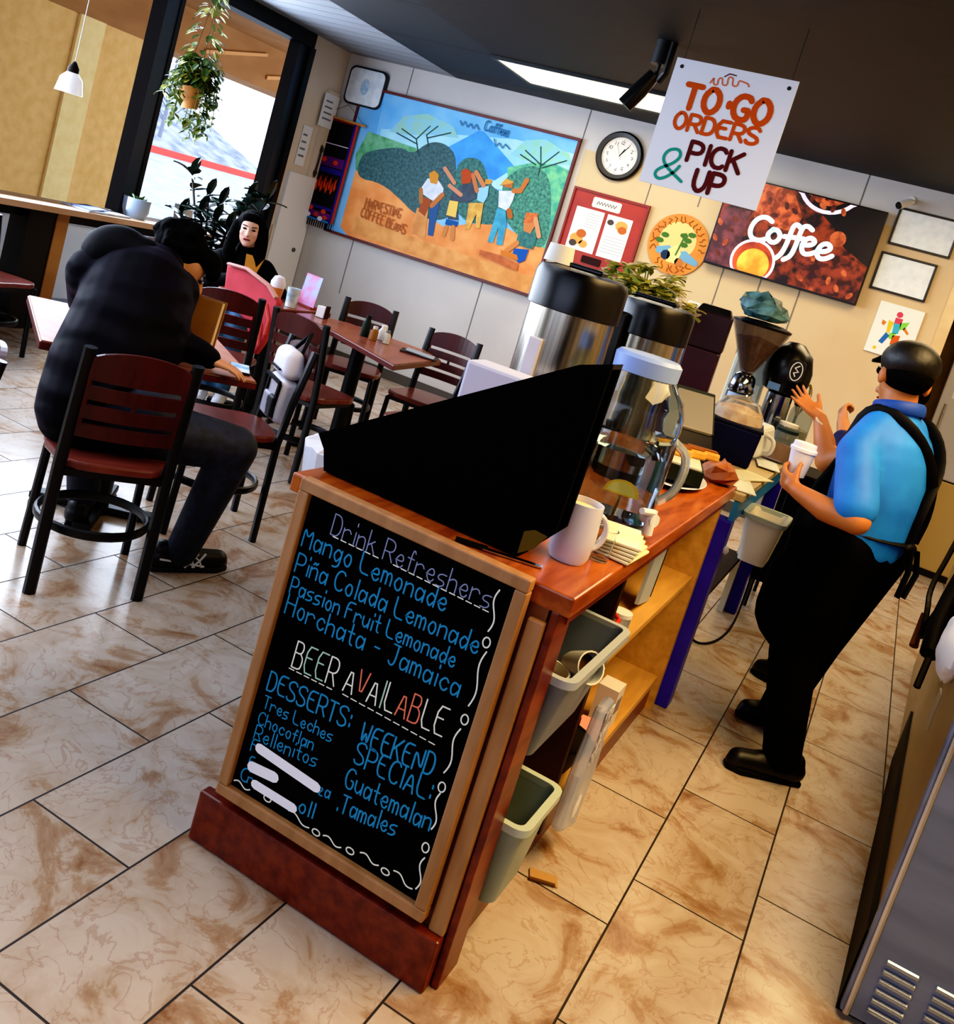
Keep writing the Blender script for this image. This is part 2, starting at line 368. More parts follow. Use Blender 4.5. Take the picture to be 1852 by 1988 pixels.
rows = [("Drink Refreshers", [(-0.981,0.831),(-0.587,0.831)], .047, .0028, 1),
 ("Mango Lemonade", [(-1.043,0.778),(-0.676,0.784)], .046, .0040, 0),
 ("Piña Colada Lemonade", [(-1.042,0.717),(-0.582,0.733)], .044, .0040, 0),
 ("Passion Fruit Lemonade", [(-1.04,0.666),(-0.621,0.684)], .038, .0038, 0),
 ("Horchata - Jamaica", [(-1.038,0.616),(-0.594,0.632)], .046, .0040, 0),
 ("DESSERTS:", [(-1.029,0.433),(-0.808,0.446)], .046, .0042, 0),
 ("Tres Leches", [(-1.026,0.388),(-0.839,0.399)], .030, .0032, 0),
 ("Chocoflan", [(-1.028,0.348),(-0.877,0.359)], .030, .0032, 0),
 ("Rellenitos", [(-1.027,0.309),(-0.858,0.326)], .034, .0032, 0),
 ("F", [(-1.027,0.28),(-1.012,0.281)], .030, .0032, 0),
 ("F", [(-1.021,0.241),(-1.009,0.242)], .028, .0032, 0),
 ("za", [(-0.834,0.275),(-0.805,0.278)], .030, .0034, 0),
 ("C", [(-1.032,0.203),(-1.012,0.206)], .032, .0036, 0),
 ("r", [(-1.012,0.206),(-1.0,0.207)], .026, .0032, 0),
 ("oll", [(-0.869,0.212),(-0.83,0.216)], .036, .0040, 0),
 ("WEEKEND", [(-0.774,0.431),(-0.597,0.445)], .050, .0044, 0),
 ("SPECIAL:", [(-0.774,0.384),(-0.585,0.393)], .050, .0042, 0),
 ("Guatemalan", [(-0.779,0.323),(-0.566,0.334)], .046, .0040, 0),
 (".Tamales", [(-0.781,0.264),(-0.635,0.282)], .042, .0040, 0)]
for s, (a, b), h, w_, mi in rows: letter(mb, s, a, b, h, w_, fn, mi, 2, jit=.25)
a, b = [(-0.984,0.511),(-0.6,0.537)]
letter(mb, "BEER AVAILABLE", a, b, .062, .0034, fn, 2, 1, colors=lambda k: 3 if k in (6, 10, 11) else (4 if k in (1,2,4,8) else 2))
# dashed underlines and the wavy border
def dash(p, q, n, mi, w_=.0026):
    for i in range(n):
        u = [(p[0]+(q[0]-p[0])*(i+k)/n, p[1]+(q[1]-p[1])*(i+k)/n) for k in (.1,.75)]
        mb.strip(u, w_, fn, mi)
for p, q, n in ([(-0.975,0.828),(-0.849,0.828)]+[6], [(-0.818,0.829),(-0.58,0.825)]+[12], [(-0.99,0.505),(-0.867,0.51)]+[6], [(-0.846,0.513),(-0.604,0.513)]+[11]): dash(p, q, n, 2)
def wave(p, q, amp, mi=2, w_=.0034):
    d = Vector(q)-Vector(p); nrm = Vector((-d.y, d.x)).normalized()
    pts = [tuple(Vector(p)+d*i/12+nrm*amp*math.sin(i/12*2*PI)) for i in range(13)]
    mb.strip(pts, w_, fn, mi)
R1 = [(-0.576,0.877),(-0.573,0.788),(-0.563,0.747),(-0.565,0.625),(-0.566,0.572),(-0.572,0.468),(-0.566,0.423),(-0.561,0.342),(-0.556,0.277),(-0.554,0.204)]
for i in range(0, 10, 2): wave(R1[i], R1[i+1], -.006)
for c in [(-0.569,0.765),(-0.564,0.594),(-0.567,0.437),(-0.561,0.298)]: mb.strip([(c[0]+.008*math.cos(k*PI/6), c[1]+.011*math.sin(k*PI/6)) for k in range(13)], .0032, fn, 2)
B1 = [(-1.046,0.192),(-1.0,0.193),(-0.891,0.201),(-0.831,0.191),(-0.792,0.194),(-0.744,0.192),(-0.697,0.207),(-0.649,0.204),(-0.612,0.213),(-0.562,0.199)]
for i in range(0, 10, 2): wave(B1[i], B1[i+1], .005)
for c in [(-0.95,0.198),(-0.811,0.191),(-0.721,0.197),(-0.63,0.2)]: mb.strip([(c[0]+.010*math.cos(k*PI/6), c[1]+.007*math.sin(k*PI/6)) for k in range(13)], .0032, fn, 2)
inB(mb).build('slate', [cb, cdb, cwh, ccor, cgr, mat('slate', '#040404', .85, col2='#090909', scale=3, spec=.08)], bd)
mt = mat('white_strip', '#e4e6f2', .6, emit=.1)  # plain white strips, faintly glowing, over parts of the lettering
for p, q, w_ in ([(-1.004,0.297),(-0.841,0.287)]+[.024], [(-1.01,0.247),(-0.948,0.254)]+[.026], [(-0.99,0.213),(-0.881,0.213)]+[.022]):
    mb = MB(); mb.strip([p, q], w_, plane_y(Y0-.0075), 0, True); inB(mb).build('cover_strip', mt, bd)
# dark slanted countertop case (side panel faces the camera)
bk = mat('case_black', '#030303', .75, spec=.08)
cs = thing('display_case', 'tall matt black slant-topped countertop case on the near end of the counter', 'display case', (-.8, 1.95, .915))
A = [(-1.145,0.99),(-0.594,1.345),(-0.528,1.367)]
pr = [(-1.105,.918),(-.60,.918),(-.535,1.0),(A[2][0],A[2][1]-.0),(A[1][0],A[1][1]),(A[0][0],A[0][1]+.005),(-1.12,.965)]
mb = MB(); mb.prism([(x+.8, 1.88-1.95, z-.915) for x, z in pr], (0, .012, 0)); mb.build('side_panel', bk, cs)
mb = MB(); mb.prism([(x+.8, 1.945-1.95, z-.915) for x, z in pr], (0, .012, 0)); mb.build('side_panel', bk, cs)
mb = MB(); u = [(p[0]+.8, p[1]-.915) for p in (pr[5], pr[4], pr[3])]
for (xa, za), (xb, zb) in zip(u, u[1:]): mb.prism([(xa,-.06,za-.001),(xb,-.06,zb-.001),(xb,.005,zb-.001),(xa,.005,za-.001)], (0,0,-.01))
mb.build('slanted_lid', mat('case_lid', '#08080a', .6), cs)
mb = MB(); mb.bx(-.305,.2,-.058,.0,0,.012); mb.bx(-.305,-.293,-.058,.0,0,.05); mb.build('base', bk, cs)
# crates tucked in the shelf bay
gb = mat('bin_grey', '#6f7c90', .4, col2='#66748a', scale=3); gb2 = mat('bin_sage', '#93a19a', .4, col2='#87968f', scale=3)
def tote(name, label, x0, x1, y0, y1, zb, zt, m, tap=.04):
    t = thing(name, label, 'bin', ((x0+x1)/2, (y0+y1)/2, zb))
    def rr(hx, hy, r=.03, n=4):
        p = []
        for cx, cy, s in ((hx-r,hy-r,0),(-hx+r,hy-r,1),(-hx+r,-hy+r,2),(hx-r,-hy+r,3)):
            for i in range(n+1): a = (s+i/n)*PI/2; p.append((cx+r*math.cos(a), cy+r*math.sin(a)))
        return p
    hx, hy, h = (x1-x0)/2, (y1-y0)/2, zt-zb
    loops = [[(x,y,0) for x,y in rr(hx-tap,hy-tap)], [(x,y,h) for x,y in rr(hx-.006,hy-.006)], [(x,y,h) for x,y in rr(hx-.012,hy-.012)], [(x,y,.006) for x,y in rr(hx-tap-.006,hy-tap-.006)]]
    mb = MB(); n = len(loops[0]); vs = sum(loops, [])
    mb.add(vs, [(i*n+j, i*n+(j+1)%n, (i+1)*n+(j+1)%n, (i+1)*n+j) for i in range(3) for j in range(n)] + [tuple(range(n-1,-1,-1)), tuple(range(3*n,4*n))])
    mb.build('tub', m, t, smooth=True)
    a = rr(hx+.004,hy+.004,.034); b = rr(hx-.014,hy-.014,.02); mb = MB()
    vs = [(x,y,h-.014) for x,y in a]+[(x,y,h+.004) for x,y in a]+[(x,y,h+.004) for x,y in b]+[(x,y,h-.014) for x,y in b]
    mb.add(vs, [(i*n+j, i*n+(j+1)%n, ((i+1)%4)*n+(j+1)%n, ((i+1)%4)*n+j) for i in range(4) for j in range(n)])
    mb.build('rim', mat(m.name+'_rim', '#aab4c0' if m is gb else '#b4c2b8', .35), t, smooth=True)
    return t
tote('storage_tub', 'grey plastic tub holding used cups, upper of two in the end bay', -.80, -.405, 1.905, 2.36, .479, .70, gb, .055)
tote('storage_tub', 'sage grey plastic tub, empty, lower of two in the end bay', -.80, -.40, 1.905, 2.15, .137, .35, gb2, .03)
wht = mat('white_ceramic', '#dfe0dc', .2); wstain = mat('coffee_stain', '#6b4a1e', .5)
mug = thing('coffee_mug', 'white mug lying on its side in the upper grey tub', 'mug', (-.50, 2.24, .595))
R = (math.radians(62), 0, .9)
MB().lathe([(0,0),(.032,0),(.038,.02),(.04,.09),(.036,.09),(.033,.02),(0,.012)], n=20, rot=R).build('cup', wht, mug, smooth=True)
MB().lathe([(0,.06),(.0345,.06)], n=20, rot=R).build('inside', wstain, mug)
Rm = Euler(R).to_matrix()
MB().tube([Rm @ V(.036+.028*math.sin(a), 0, .045+.026*math.cos(a)) for a in [PI*i/8 for i in range(9)]], .005, 8).build('handle', wht, mug, smooth=True)
sc = thing('soup_bowl', 'brown stained bowl under the mug in the upper tub', 'bowl', (-.535, 2.14, .486))
MB().lathe([(0,0),(.035,0),(.055,.05),(.066,.125),(.061,.125),(.05,.05),(0,.012)], n=24).build('bowl', wht, sc, smooth=True)
MB().lathe([(0,.10),(.058,.10)], n=20).build('contents', wstain, sc)

# ------------------------------------------------------------------ things on the back wall
YF = YW-.02
def framed(name, label, cat, u0, u1, v0, v1, fm, inner, t=.02, depth=.03, group=None, part='print'):
    th = thing(name, label, cat, ((u0+u1)/2, YW-.001, (v0+v1)/2), 0, group)
    w, h = (u1-u0)/2, (v1-v0)/2; mb = MB()
    for a, b, c, d in ((-w,w,h-t,h),(-w,w,-h,-h+t),(-w,-w+t,-h+t,h-t),(w-t,w,-h+t,h-t)): mb.bx(a,b,-depth,0,c,d)
    mb.build('frame', fm, th, bev=.003)
    MB().bx(-w+t, w-t, -depth*.6, -.002, -h+t, h-t).build(part, inner, th)
    return th
# ---- the mural
red = mat('mural_frame', '#4a1110', .45, col2='#5e1915', scale=4)
MU = [(-4.957,2.465),(-2.902,2.447),(-2.923,1.112),(-4.935,1.13)]
u0, u1, v0, v1 = -5.205, -2.995, 1.115, 2.49
sky = mat('mural_sky', '#4f9fe0', .6, col2='#8fc7ea', scale=1.3)
mu = framed('mural_painting', 'large framed painting of coffee pickers below a blue volcano', 'painting', u0, u1, v0, v1, red, sky, .024, .04, part='canvas')
mc = ((u0+u1)/2, YW-.001, (v0+v1)/2)
pm = []; pix = {}
def pc(h, h2=None, sc=9):
    k = h+(h2 or '')
    if k not in pix: pix[k] = len(pm); pm.append(mat('mural_'+k.replace('#','_'), h, .65, col2=h2, scale=sc) if h2 else flat(h, .65))
    return pix[k]
MM = MB(); ML = [0]
def mp(pts, c, c2=None, sc=9, rnd=0):
    if rnd:
        for _ in range(2): pts = [q for i in range(len(pts)) for q in ((pts[i][0]*.75+pts[(i+1)%len(pts)][0]*.25, pts[i][1]*.75+pts[(i+1)%len(pts)][1]*.25), (pts[i][0]*.25+pts[(i+1)%len(pts)][0]*.75, pts[i][1]*.25+pts[(i+1)%len(pts)][1]*.75))]
    ML[0] += 1; y = -.0245-ML[0]*.00022
    pts = [(max(u0+.025, min(u1-.025, a)), max(v0+.025, min(v1-.025, b))) for a, b in pts]
    MM.poly([(a-mc[0], y, b-mc[2]) for a, b in pts], pc(c, c2, sc))
def ms(pts, w_, c, c2=None):
    ML[0] += 1; y = -.0245-ML[0]*.00022
    MM.strip(pts, w_, lambda a, b: (max(u0+.025,min(u1-.025,a))-mc[0], y, max(v0+.025,min(v1-.025,b))-mc[2]), pc(c, c2))
mp([(-4.955,2.477),(-4.342,2.48),(-3.713,2.459),(-2.89,2.448),(-2.83,2.268),(-3.588,2.084),(-4.931,2.094)], '#5aa9e4', '#7fc0ec', 3)
mp([(-4.883,1.77),(-2.775,1.977),(-2.996,2.358),(-3.578,2.355),(-4.893,2.15)], '#8ccbe8', '#a8dcec', 4)
mp([(-4.179,2.149),(-3.932,2.351),(-3.88,2.35),(-3.502,2.127),(-3.654,1.977),(-4.165,1.944)], '#2a85d8', '#3f9fe6', 6)
mp([(-5.019,2.098),(-4.531,2.067),(-4.095,2.053),(-4.038,1.882),(-4.999,1.596),(-5.087,1.866)], '#3f8f5e', '#6fb08a', 14)
mp([(-3.572,2.11),(-3.249,2.254),(-2.856,2.218),(-2.885,1.595),(-2.99,1.476),(-3.468,1.798)], '#3a9a86', '#74c48e', 18)
# orange ground
mp([(-5.043,1.731),(-4.861,1.703),(-4.49,1.605),(-4.009,1.471),(-3.543,1.641),(-2.915,1.541),(-2.854,1.064),(-3.763,1.046),(-4.944,1.072),(-5.043,1.194)], '#d9843e', '#eaa05c', 5)
mp([(-4.911,1.327),(-3.952,1.298),(-3.025,1.285),(-2.97,1.12),(-3.784,1.111),(-4.92,1.177)], '#dfa05a', '#c9843e', 8)
# dark coffee bushes
mp([(-5.021,1.664),(-5.033,1.878),(-4.888,1.96),(-4.634,2.043),(-4.509,2.002),(-4.392,2.141),(-4.251,2.174),(-4.12,2.13),(-4.051,2.018),(-3.93,1.585),(-4.122,1.488),(-4.349,1.513),(-4.482,1.583),(-4.741,1.685)], '#22434a', '#3d6a6e', 40, 1)
mp([(-4.057,1.97),(-4.003,2.094),(-3.882,2.122),(-3.791,2.08),(-3.688,1.923),(-3.496,1.881),(-3.39,1.637),(-3.925,1.54)], '#1f4f52', '#3f7f74', 40, 1)
mp([(-3.584,1.995),(-3.456,2.138),(-3.303,2.197),(-3.15,2.102),(-3.055,1.816),(-3.018,1.558),(-3.13,1.527),(-3.413,1.63),(-3.529,1.827)], '#235a58', '#4f9a80', 40, 1)
# bare umbrella trees
for c, pts in (('#a9d09a', [(760,240),(790,218),(830,218),(880,240),(895,262),(860,270),(800,268),(770,262)]),): pass
mp([(-4.807,2.145),(-4.694,2.312),(-4.471,2.383),(-4.186,2.331),(-4.105,2.244),(-4.361,2.213),(-4.615,2.156)], '#8fc3b0', '#7fc0e0', 22)
mp([(-3.583,2.22),(-3.483,2.368),(-3.303,2.418),(-3.062,2.343),(-2.989,2.264),(-3.238,2.222),(-3.428,2.203)], '#8ccba8', '#86c6e2', 22)
for p in ([(-4.448,2.016),(-4.512,2.142),(-4.684,2.197)], [(-4.512,2.142),(-4.411,2.281)], [(-4.487,2.101),(-4.724,2.15)], [(-4.369,2.105),(-4.422,2.2),(-4.335,2.298)], [(-4.408,2.175),(-4.193,2.27)],
          [(-3.276,2.115),(-3.281,2.203),(-3.455,2.286)], [(-3.283,2.211),(-3.328,2.346)], [(-3.278,2.195),(-3.157,2.342)], [(-3.263,2.18),(-3.068,2.289)], [(-3.326,2.192),(-3.49,2.242)]):
    ms(p, .011, '#2b4a4a')
# figures: s = 3.858, offset 680,280
def F(*q): pass
mp([(-4.311,1.559),(-4.204,1.599),(-4.151,1.331),(-4.31,1.337)], '#d69a56', '#c07c3c', 9)
mp([(-4.292,1.674),(-4.19,1.663),(-4.211,1.511),(-4.29,1.539)], '#9a4f2c')
mp([(-4.188,1.615),(-4.106,1.66),(-4.092,1.494),(-4.078,1.364),(-4.133,1.361),(-4.164,1.499)], '#33588c')
mp([(-4.327,1.738),(-4.29,1.838),(-4.181,1.847),(-4.108,1.793),(-4.098,1.723),(-4.161,1.658),(-4.236,1.676),(-4.3,1.696)], '#d3dbe6', '#b4c2d6', 20)
mp([(-4.251,1.806),(-4.29,1.881),(-4.247,1.921),(-4.189,1.893),(-4.183,1.81)], '#c98c34')
ms([(-4.102,1.734),(-4.175,1.618)], .045, '#b4703e')
ms([(-4.324,1.727),(-4.29,1.625)], .04, '#a8703e')
mp([(-3.998,1.543),(-3.877,1.551),(-3.875,1.504),(-3.996,1.495)], '#1f5596')
ms([(-3.976,1.476),(-3.979,1.403)], .04, '#c0804a'); ms([(-3.912,1.493),(-3.886,1.392)], .04, '#c0804a')
mp([(-4.008,1.782),(-3.929,1.874),(-3.845,1.906),(-3.774,1.794),(-3.84,1.729),(-3.944,1.714),(-3.88,1.562),(-3.985,1.547),(-4.011,1.709)], '#2c3a4c', '#3b4c5e', 20)
mp([(-4.017,1.707),(-3.931,1.717),(-3.913,1.578),(-4.009,1.577)], '#e2bd62')
mp([(-3.947,1.869),(-3.99,1.978),(-3.947,2.012),(-3.886,1.991),(-3.863,1.902)], '#ad4a26')
ms([(-4.15,1.963),(-4.02,1.863)], .036, '#c58a6a'); ms([(-4.058,1.83),(-3.925,1.779)], .036, '#c58a6a')
mp([(-3.828,1.732),(-3.691,1.767),(-3.66,1.549),(-3.696,1.539),(-3.73,1.662),(-3.755,1.512),(-3.792,1.502)], '#c29238', '#d9ad52', 20)
mp([(-3.781,1.875),(-3.689,1.921),(-3.673,1.831),(-3.691,1.767),(-3.76,1.773)], '#8fc4e2')
ms([(-3.738,1.909),(-3.843,2.002)], .04, '#c08058'); ms([(-3.786,1.85),(-3.866,1.972)], .04, '#b8744c')
mp([(-3.73,1.923),(-3.738,1.968),(-3.673,1.973),(-3.681,1.935)], '#c98f3a')
mp([(-3.555,1.755),(-3.473,1.765),(-3.427,1.647),(-3.406,1.464),(-3.464,1.46),(-3.492,1.606),(-3.498,1.462),(-3.55,1.46),(-3.55,1.662)], '#2a86a8', '#3fa0be', 20)
mp([(-3.583,1.901),(-3.433,1.939),(-3.432,1.857),(-3.451,1.758),(-3.546,1.769)], '#d6e2ea', '#b8cad8', 20)
mp([(-3.552,1.944),(-3.546,2.004),(-3.478,1.997),(-3.47,1.953)], '#b06a3c')
mp([(-3.592,1.946),(-3.551,2.02),(-3.468,2.006),(-3.5,1.986)], '#cf9a48')
ms([(-3.451,1.934),(-3.391,1.949),(-3.36,2.05)], .042, '#b8703c')
ms([(-3.439,1.762),(-3.413,1.722)], .05, '#a8622e')
mp([(-3.295,1.6),(-3.223,1.655),(-3.123,1.624),(-3.123,1.507),(-3.212,1.506),(-3.29,1.508)], '#215a5e', '#3a7c76', 30)
mp([(-3.291,1.472),(-3.158,1.497),(-3.164,1.401),(-3.216,1.363),(-3.291,1.413)], '#1c55a8')
mp([(-3.255,1.635),(-3.283,1.721),(-3.247,1.765),(-3.159,1.73),(-3.189,1.629)], '#c07c4a')
mp([(-3.276,1.699),(-3.281,1.791),(-3.172,1.808),(-3.159,1.73)], '#b3521f', '#c9742f', 30)
ms([(-3.181,1.759),(-3.106,1.628)], .04, '#c8906a'); ms([(-3.282,1.522),(-3.356,1.43)], .045, '#c8804a')
mp([(-3.601,1.374),(-3.405,1.381),(-3.213,1.352),(-3.207,1.295),(-3.407,1.309),(-3.587,1.33)], '#a65224', '#c06a32', 20)
mp([(-3.407,1.428),(-3.25,1.425),(-3.223,1.385),(-3.393,1.384)], '#c8772f')
letter(MM, "HARVESTING", [(-4.841,1.433)][0], [(-4.454,1.428)][0], .085, .009, lambda a,b: (a-mc[0], -.0385, b-mc[2]), pc('#a05a34'), 1)
letter(MM, "COFFEE BEANS", [(-4.857,1.341)][0], [(-4.363,1.304)][0], .085, .009, lambda a,b: (a-mc[0], -.0385, b-mc[2]), pc('#a05a34'), 1)
letter(MM, "Coffee", [(-3.884,2.362)][0], [(-3.653,2.356)][0], .085, .011, lambda a,b: (a-mc[0], -.0385, b-mc[2]), pc('#2c6c9c'), 1)
for q_ in ([(-4.132,2.389),(-4.104,2.354),(-4.086,2.394),(-4.047,2.353),(-4.027,2.389),(-3.989,2.352),(-3.971,2.393),(-3.933,2.356)], [(-3.765,2.312),(-3.732,2.257),(-3.707,2.29),(-3.665,2.255),(-3.648,2.294),(-3.597,2.262)]): ms(q_, .010, '#2c6c9c')
MM.build('painted_scene', pm, mu)
# ---- woven hanging
wh = thing('woven_banner', 'dark woven banner with red, blue and orange bands on a wooden rod beside the painting', 'wall hanging', (-5.30, YW-.050, 1.7))
WB = [(-5.505,2.118),(-4.975,2.105),(-4.864,1.133),(-5.427,1.139)]
fnw = lambda a, b: (a+5.30, -.014, b-1.7)
mb = MB(); pmw = [flat('#120a14'), flat('#7d1a1c'), flat('#2a1f78'), flat('#c4431c'), flat('#5a1a6a'), flat('#2a6fb0'), flat('#d8cfe0'), flat('#b03a34')]
X0, X1 = -5.50, -5.115; zt, zb = 2.14, 1.19
def wr_(a, b, c, d, mi, dy=0): mb.bx(a+5.30, b+5.30, -.012-dy, 0, c-1.7, d-1.7, mi)
wr_(X0, X1, zb, zt, 0)
for a, m in ((0,1),(.03,2),(.345,2),(.365,7)): wr_(X0+a, X0+a+.022, zb, zt, m, .001)
for z, h, m in ((2.12,.02,1),(1.90,.008,6),(1.74,.09,4),(1.66,.05,2),(1.30,.05,2),(1.25,.09,4),(1.2,.03,5)): wr_(X0+.055, X1-.045, z-h/2, z+h/2, m, .0012)
for k in range(9):
    z = 1.53-.035*(k%2); x = X0+.075+k*.029
    mb.poly([(x+5.30+a*.018, -.0145, z-1.7+b*.085) for a, b in ((0,.5),(.8,1),(.4,.3),(.9,-.2),(0,-.6),(-.8,-.1),(-.3,.4),(-.8,.9))], 3)
for x, z, m in ((.12,1.75,3),(.25,1.74,3),(.11,1.29,3),(.26,1.28,3),(.10,1.22,6),(.19,1.24,7),(.24,1.21,6),(.29,1.23,7)):
    mb.add([(X0+x+5.30+.03*math.cos(t*PI/3), -.015, z-1.7+.024*math.sin(t*PI/3)) for t in range(6)], [tuple(range(6))], m)
mb.build('cloth', pmw, wh)
mb = MB()
for k in range(16):
    x = X0+.01+k*.0245; mb.bx(x+5.30, x+5.304+.004, -.01, -.004, 1.125-1.7, zb-1.7)
mb.build('fringe', flat('#08070a'), wh)
MB().tube([(-.24,-.016,.445),(.26,-.016,.43)], .011, 8).build('rod', mat('rod_wood', '#b98548', .5), wh)
MB().tube([(-.2,-.016,.45),(.02,-.006,.58),(.24,-.016,.44)], .0025, 5).build('hanging_cord', flat('#55504a'), wh)
# ---- square plate clock
sq = thing('wall_clock', 'rounded square white ornamental plate clock in the window corner of the wall', 'clock', (-5.17, YW-.002, 2.47))
def rrect(hx, hy, r, n=5):
    p = []
    for cx, cy, s in ((hx-r,hy-r,0),(-hx+r,hy-r,1),(-hx+r,-hy+r,2),(hx-r,-hy+r,3)):
        for i in range(n+1): a = (s+i/n)*PI/2; p.append((cx+r*math.cos(a), cy+r*math.sin(a)))
    return p
MB().prism([(x,0,z) for x,z in rrect(.205,.175,.06)], (0,-.035,0)).build('rim', mat('chrome_edge', '#3a4048', .3, metal=.7), sq)
MB().prism([(x,-.03,z) for x,z in rrect(.188,.158,.055)], (0,-.012,0)).build('face', mat('plate_white', '#dfe7ee', .3, col2='#c5d3e0', scale=14), sq, bev=.004)
MB().disc((0,0), .045, lambda a,b: (a,-.0428,b), ry=.075, mi=0).build('emblem', mat('plate_blue', '#8fb6d8', .4, col2='#b8cfe2', scale=30), sq)
# ---- round wall clock
rc = thing('wall_clock', 'round black-rimmed clock with a white dial between the painting and the hanging sign', 'clock', (-2.64, YW-.002, 2.43))
RX = (PI/2, 0, 0)
MB().lathe([(0,0),(.20,0),(.20,.03),(.185,.045),(.155,.042),(.15,.02),(0,.02)], n=40, rot=RX).build('case', mat('clock_black', '#0b0b0d', .3), rc, smooth=True)
MB().lathe([(0,.022),(.151,.022)], n=40, rot=RX).build('dial', flat('#e8e4da'), rc)
mb = MB(); nums = ['12','1','2','3','4','5','6','7','8','9','10','11']
DG = {'1':'2229','2':'1819495702 0252'}
for k in range(60):
    a = k*PI/30; r0 = .135 if k % 5 else .128
    mb.strip([(r0*math.sin(a), r0*math.cos(a)), (.142*math.sin(a), .142*math.cos(a))], .002, lambda u,v: (u,-.0235,v), 0, False)
GL.update({'0':'290704224264674929','1':'1229','2':'082949576702 0262','3':'08294956254423','4':'0905 0565 4942','5':'6909056664422203'.replace('66','55'),'6':'5924042242535505'.replace('05',''),'7':'096922','8':'2907454302 2907','9':'6929075565 6542'})
for k, s in enumerate(nums):
    a = k*PI/6; c = (.108*math.sin(a), .108*math.cos(a)-.012)
    letter(mb, s, (c[0]-.008*len(s), c[1]), (c[0]+.008*len(s), c[1]), .024, .0035, lambda u,v: (u,-.0235,v), 0, 0)
mb.build('numerals', flat('#15151a'), rc)
mb = MB(); mb.strip([(0,0),(.03,.06)], .008, lambda u,v: (u,-.026,v)); mb.strip([(0,0),(.055,.085)], .005, lambda u,v: (u,-.0262,v)); mb.strip([(.02,-.03),(-.04,.08)], .002, lambda u,v: (u,-.0264,v))
mb.build('hands', flat('#202024'), rc)
# ---- red notice board
rb = thing('notice_board', 'red framed board with two pale menu sheets right of the painting', 'board', (-2.595, YW-.002, 1.80))
rd = mat('board_red', '#8c1a08', .5, col2='#a0280c', scale=4)
mb = MB(); mb.bx(-.325,.325,-.022,0,-.30,.30); mb.build('backing', rd, rb, bev=.004)
mb = MB()
for a,b,c,d in ((-.335,.335,.29,.31),(-.335,.335,-.31,-.29),(-.335,-.318,-.29,.29),(.318,.335,-.29,.29)): mb.bx(a,b,-.034,0,c,d)
mb.build('frame', mat('board_edge', '#7a1808', .5), rb)
for x0_, x1_ in ((-.265,-.015),(.015,.235)):
    sh = MB().bx(x0_, x1_, -.026, -.022, -.19, .16).build('menu_sheet', flat('#e6e4da'), rb)
    mb = MB(); xc = (x0_+x1_)/2; L_ = x0_ < -.1
    for (a, b), rr_, c in ((((-.05,-.10),.06,0),((-.02,-.05),.045,1),((-.07,-.14),.035,2),((.02,-.13),.04,0)) if L_ else (((.03,.09),.055,0),((.045,.06),.04,1),((-.07,.10),.03,2))):
        mb.add([(xc+a+rr_*math.cos(t*PI/5), -.0262-.0002*c, b+rr_*.8*math.sin(t*PI/5)) for t in range(10)], [tuple(range(10))], c)
    for k in range(6):
        z = (.12-.022*k) if L_ else (-.02-.025*k)
        mb.bx(xc-.09 if not L_ else xc-.02, xc+.1, -.0268, -.026, z, z+.005, 3)
    mb.build('pictures', [flat('#d59a50'), flat('#b5602c'), flat('#4c4038'), flat('#a9adb0')], sh)
p = MB().prism([(x-.02,-.022,z+.225) for x,z in rrect(.125,.042,.015)], (0,-.006,0)).build('title_plate', flat('#d8d4cc'), rb)
mb = MB(); mb.strip([(-.105+.013*k, .225+.012*(1 if k%2 else -1)) for k in range(14)], .007, lambda u,v: (u,-.0285,v)); mb.build('plate_lettering', flat('#2a2624'), p)
MB().prism([(x-.01,-.022,z-.245) for x,z in rrect(.085,.03,.01)], (0,-.006,0)).build('label_plate', flat('#2a0f08'), rb)
# ---- round orange sign
ro = thing('round_sign', 'round orange coffee sign with a yellow centre beside the red board', 'sign', (-1.955, YW-.002, 1.875))
MB().lathe([(0,0),(.245,0),(.245,.012),(0,.012)], n=44, rot=RX).build('disc', mat('sign_orange', '#c4701c', .5, col2='#d08828', scale=5), ro, smooth=True)
mb = MB(); fr = lambda u,v: (u,-.0135,v)
mb.disc((-.01,.03), .15, fr, 30, 0); f2 = lambda u,v: (u,-.0142,v); f3 = lambda u,v: (u,-.0148,v)
mb.add([f2(*q) for q in ((-.17,-.06),(-.06,-.02),(.0,-.06),(.08,-.03),(.20,-.09),(.2,-.13),(.05,-.11),(-.15,-.10))], [tuple(range(8))], 1)
mb.add([f3(*q) for q in ((-.06,-.05),(.0,.0),(.05,-.06),(.03,-.15),(-.05,-.15))], [tuple(range(5))], 2)
for a, b in ((.03,.08),(.07,.05),(.05,.01),(-.12,.05),(-.15,0),(.09,.1)): mb.disc((a,b), .035, f3, 7, 3, .022)
mb.strip([(.01,-.08),(.04,.1)], .014, f3, 3); mb.disc((-.07,-.1), .04, f3, 8, 4); mb.disc((.05,-.13),.035,f3,8,5)
mb.build('picture', [flat('#d2c07c'), flat('#6a9cba'), flat('#e6cf86'), flat('#3f6a2c'), flat('#20304e'), flat('#b3703a')], ro)
mb = MB()
def arc_marks(n, r, a0, a1, h):
    for k in range(n):
        a = a0+(a1-a0)*k/(n-1); u0_, w0_ = math.sin(a), math.cos(a)
        q = [(random.uniform(-.4,.4)*h, (j/3-.5)*h) for j in range(4)]
        mb.strip([(r*u0_+u*w0_+v*u0_, r*w0_-u*u0_+v*w0_) for u, v in q], .008, f2, 0)
arc_marks(17, .198, -1.9, 1.55, .05); arc_marks(7, .198, PI+.6, PI-.75, .05)
mb.build('lettering', flat('#8a4a14'), ro)
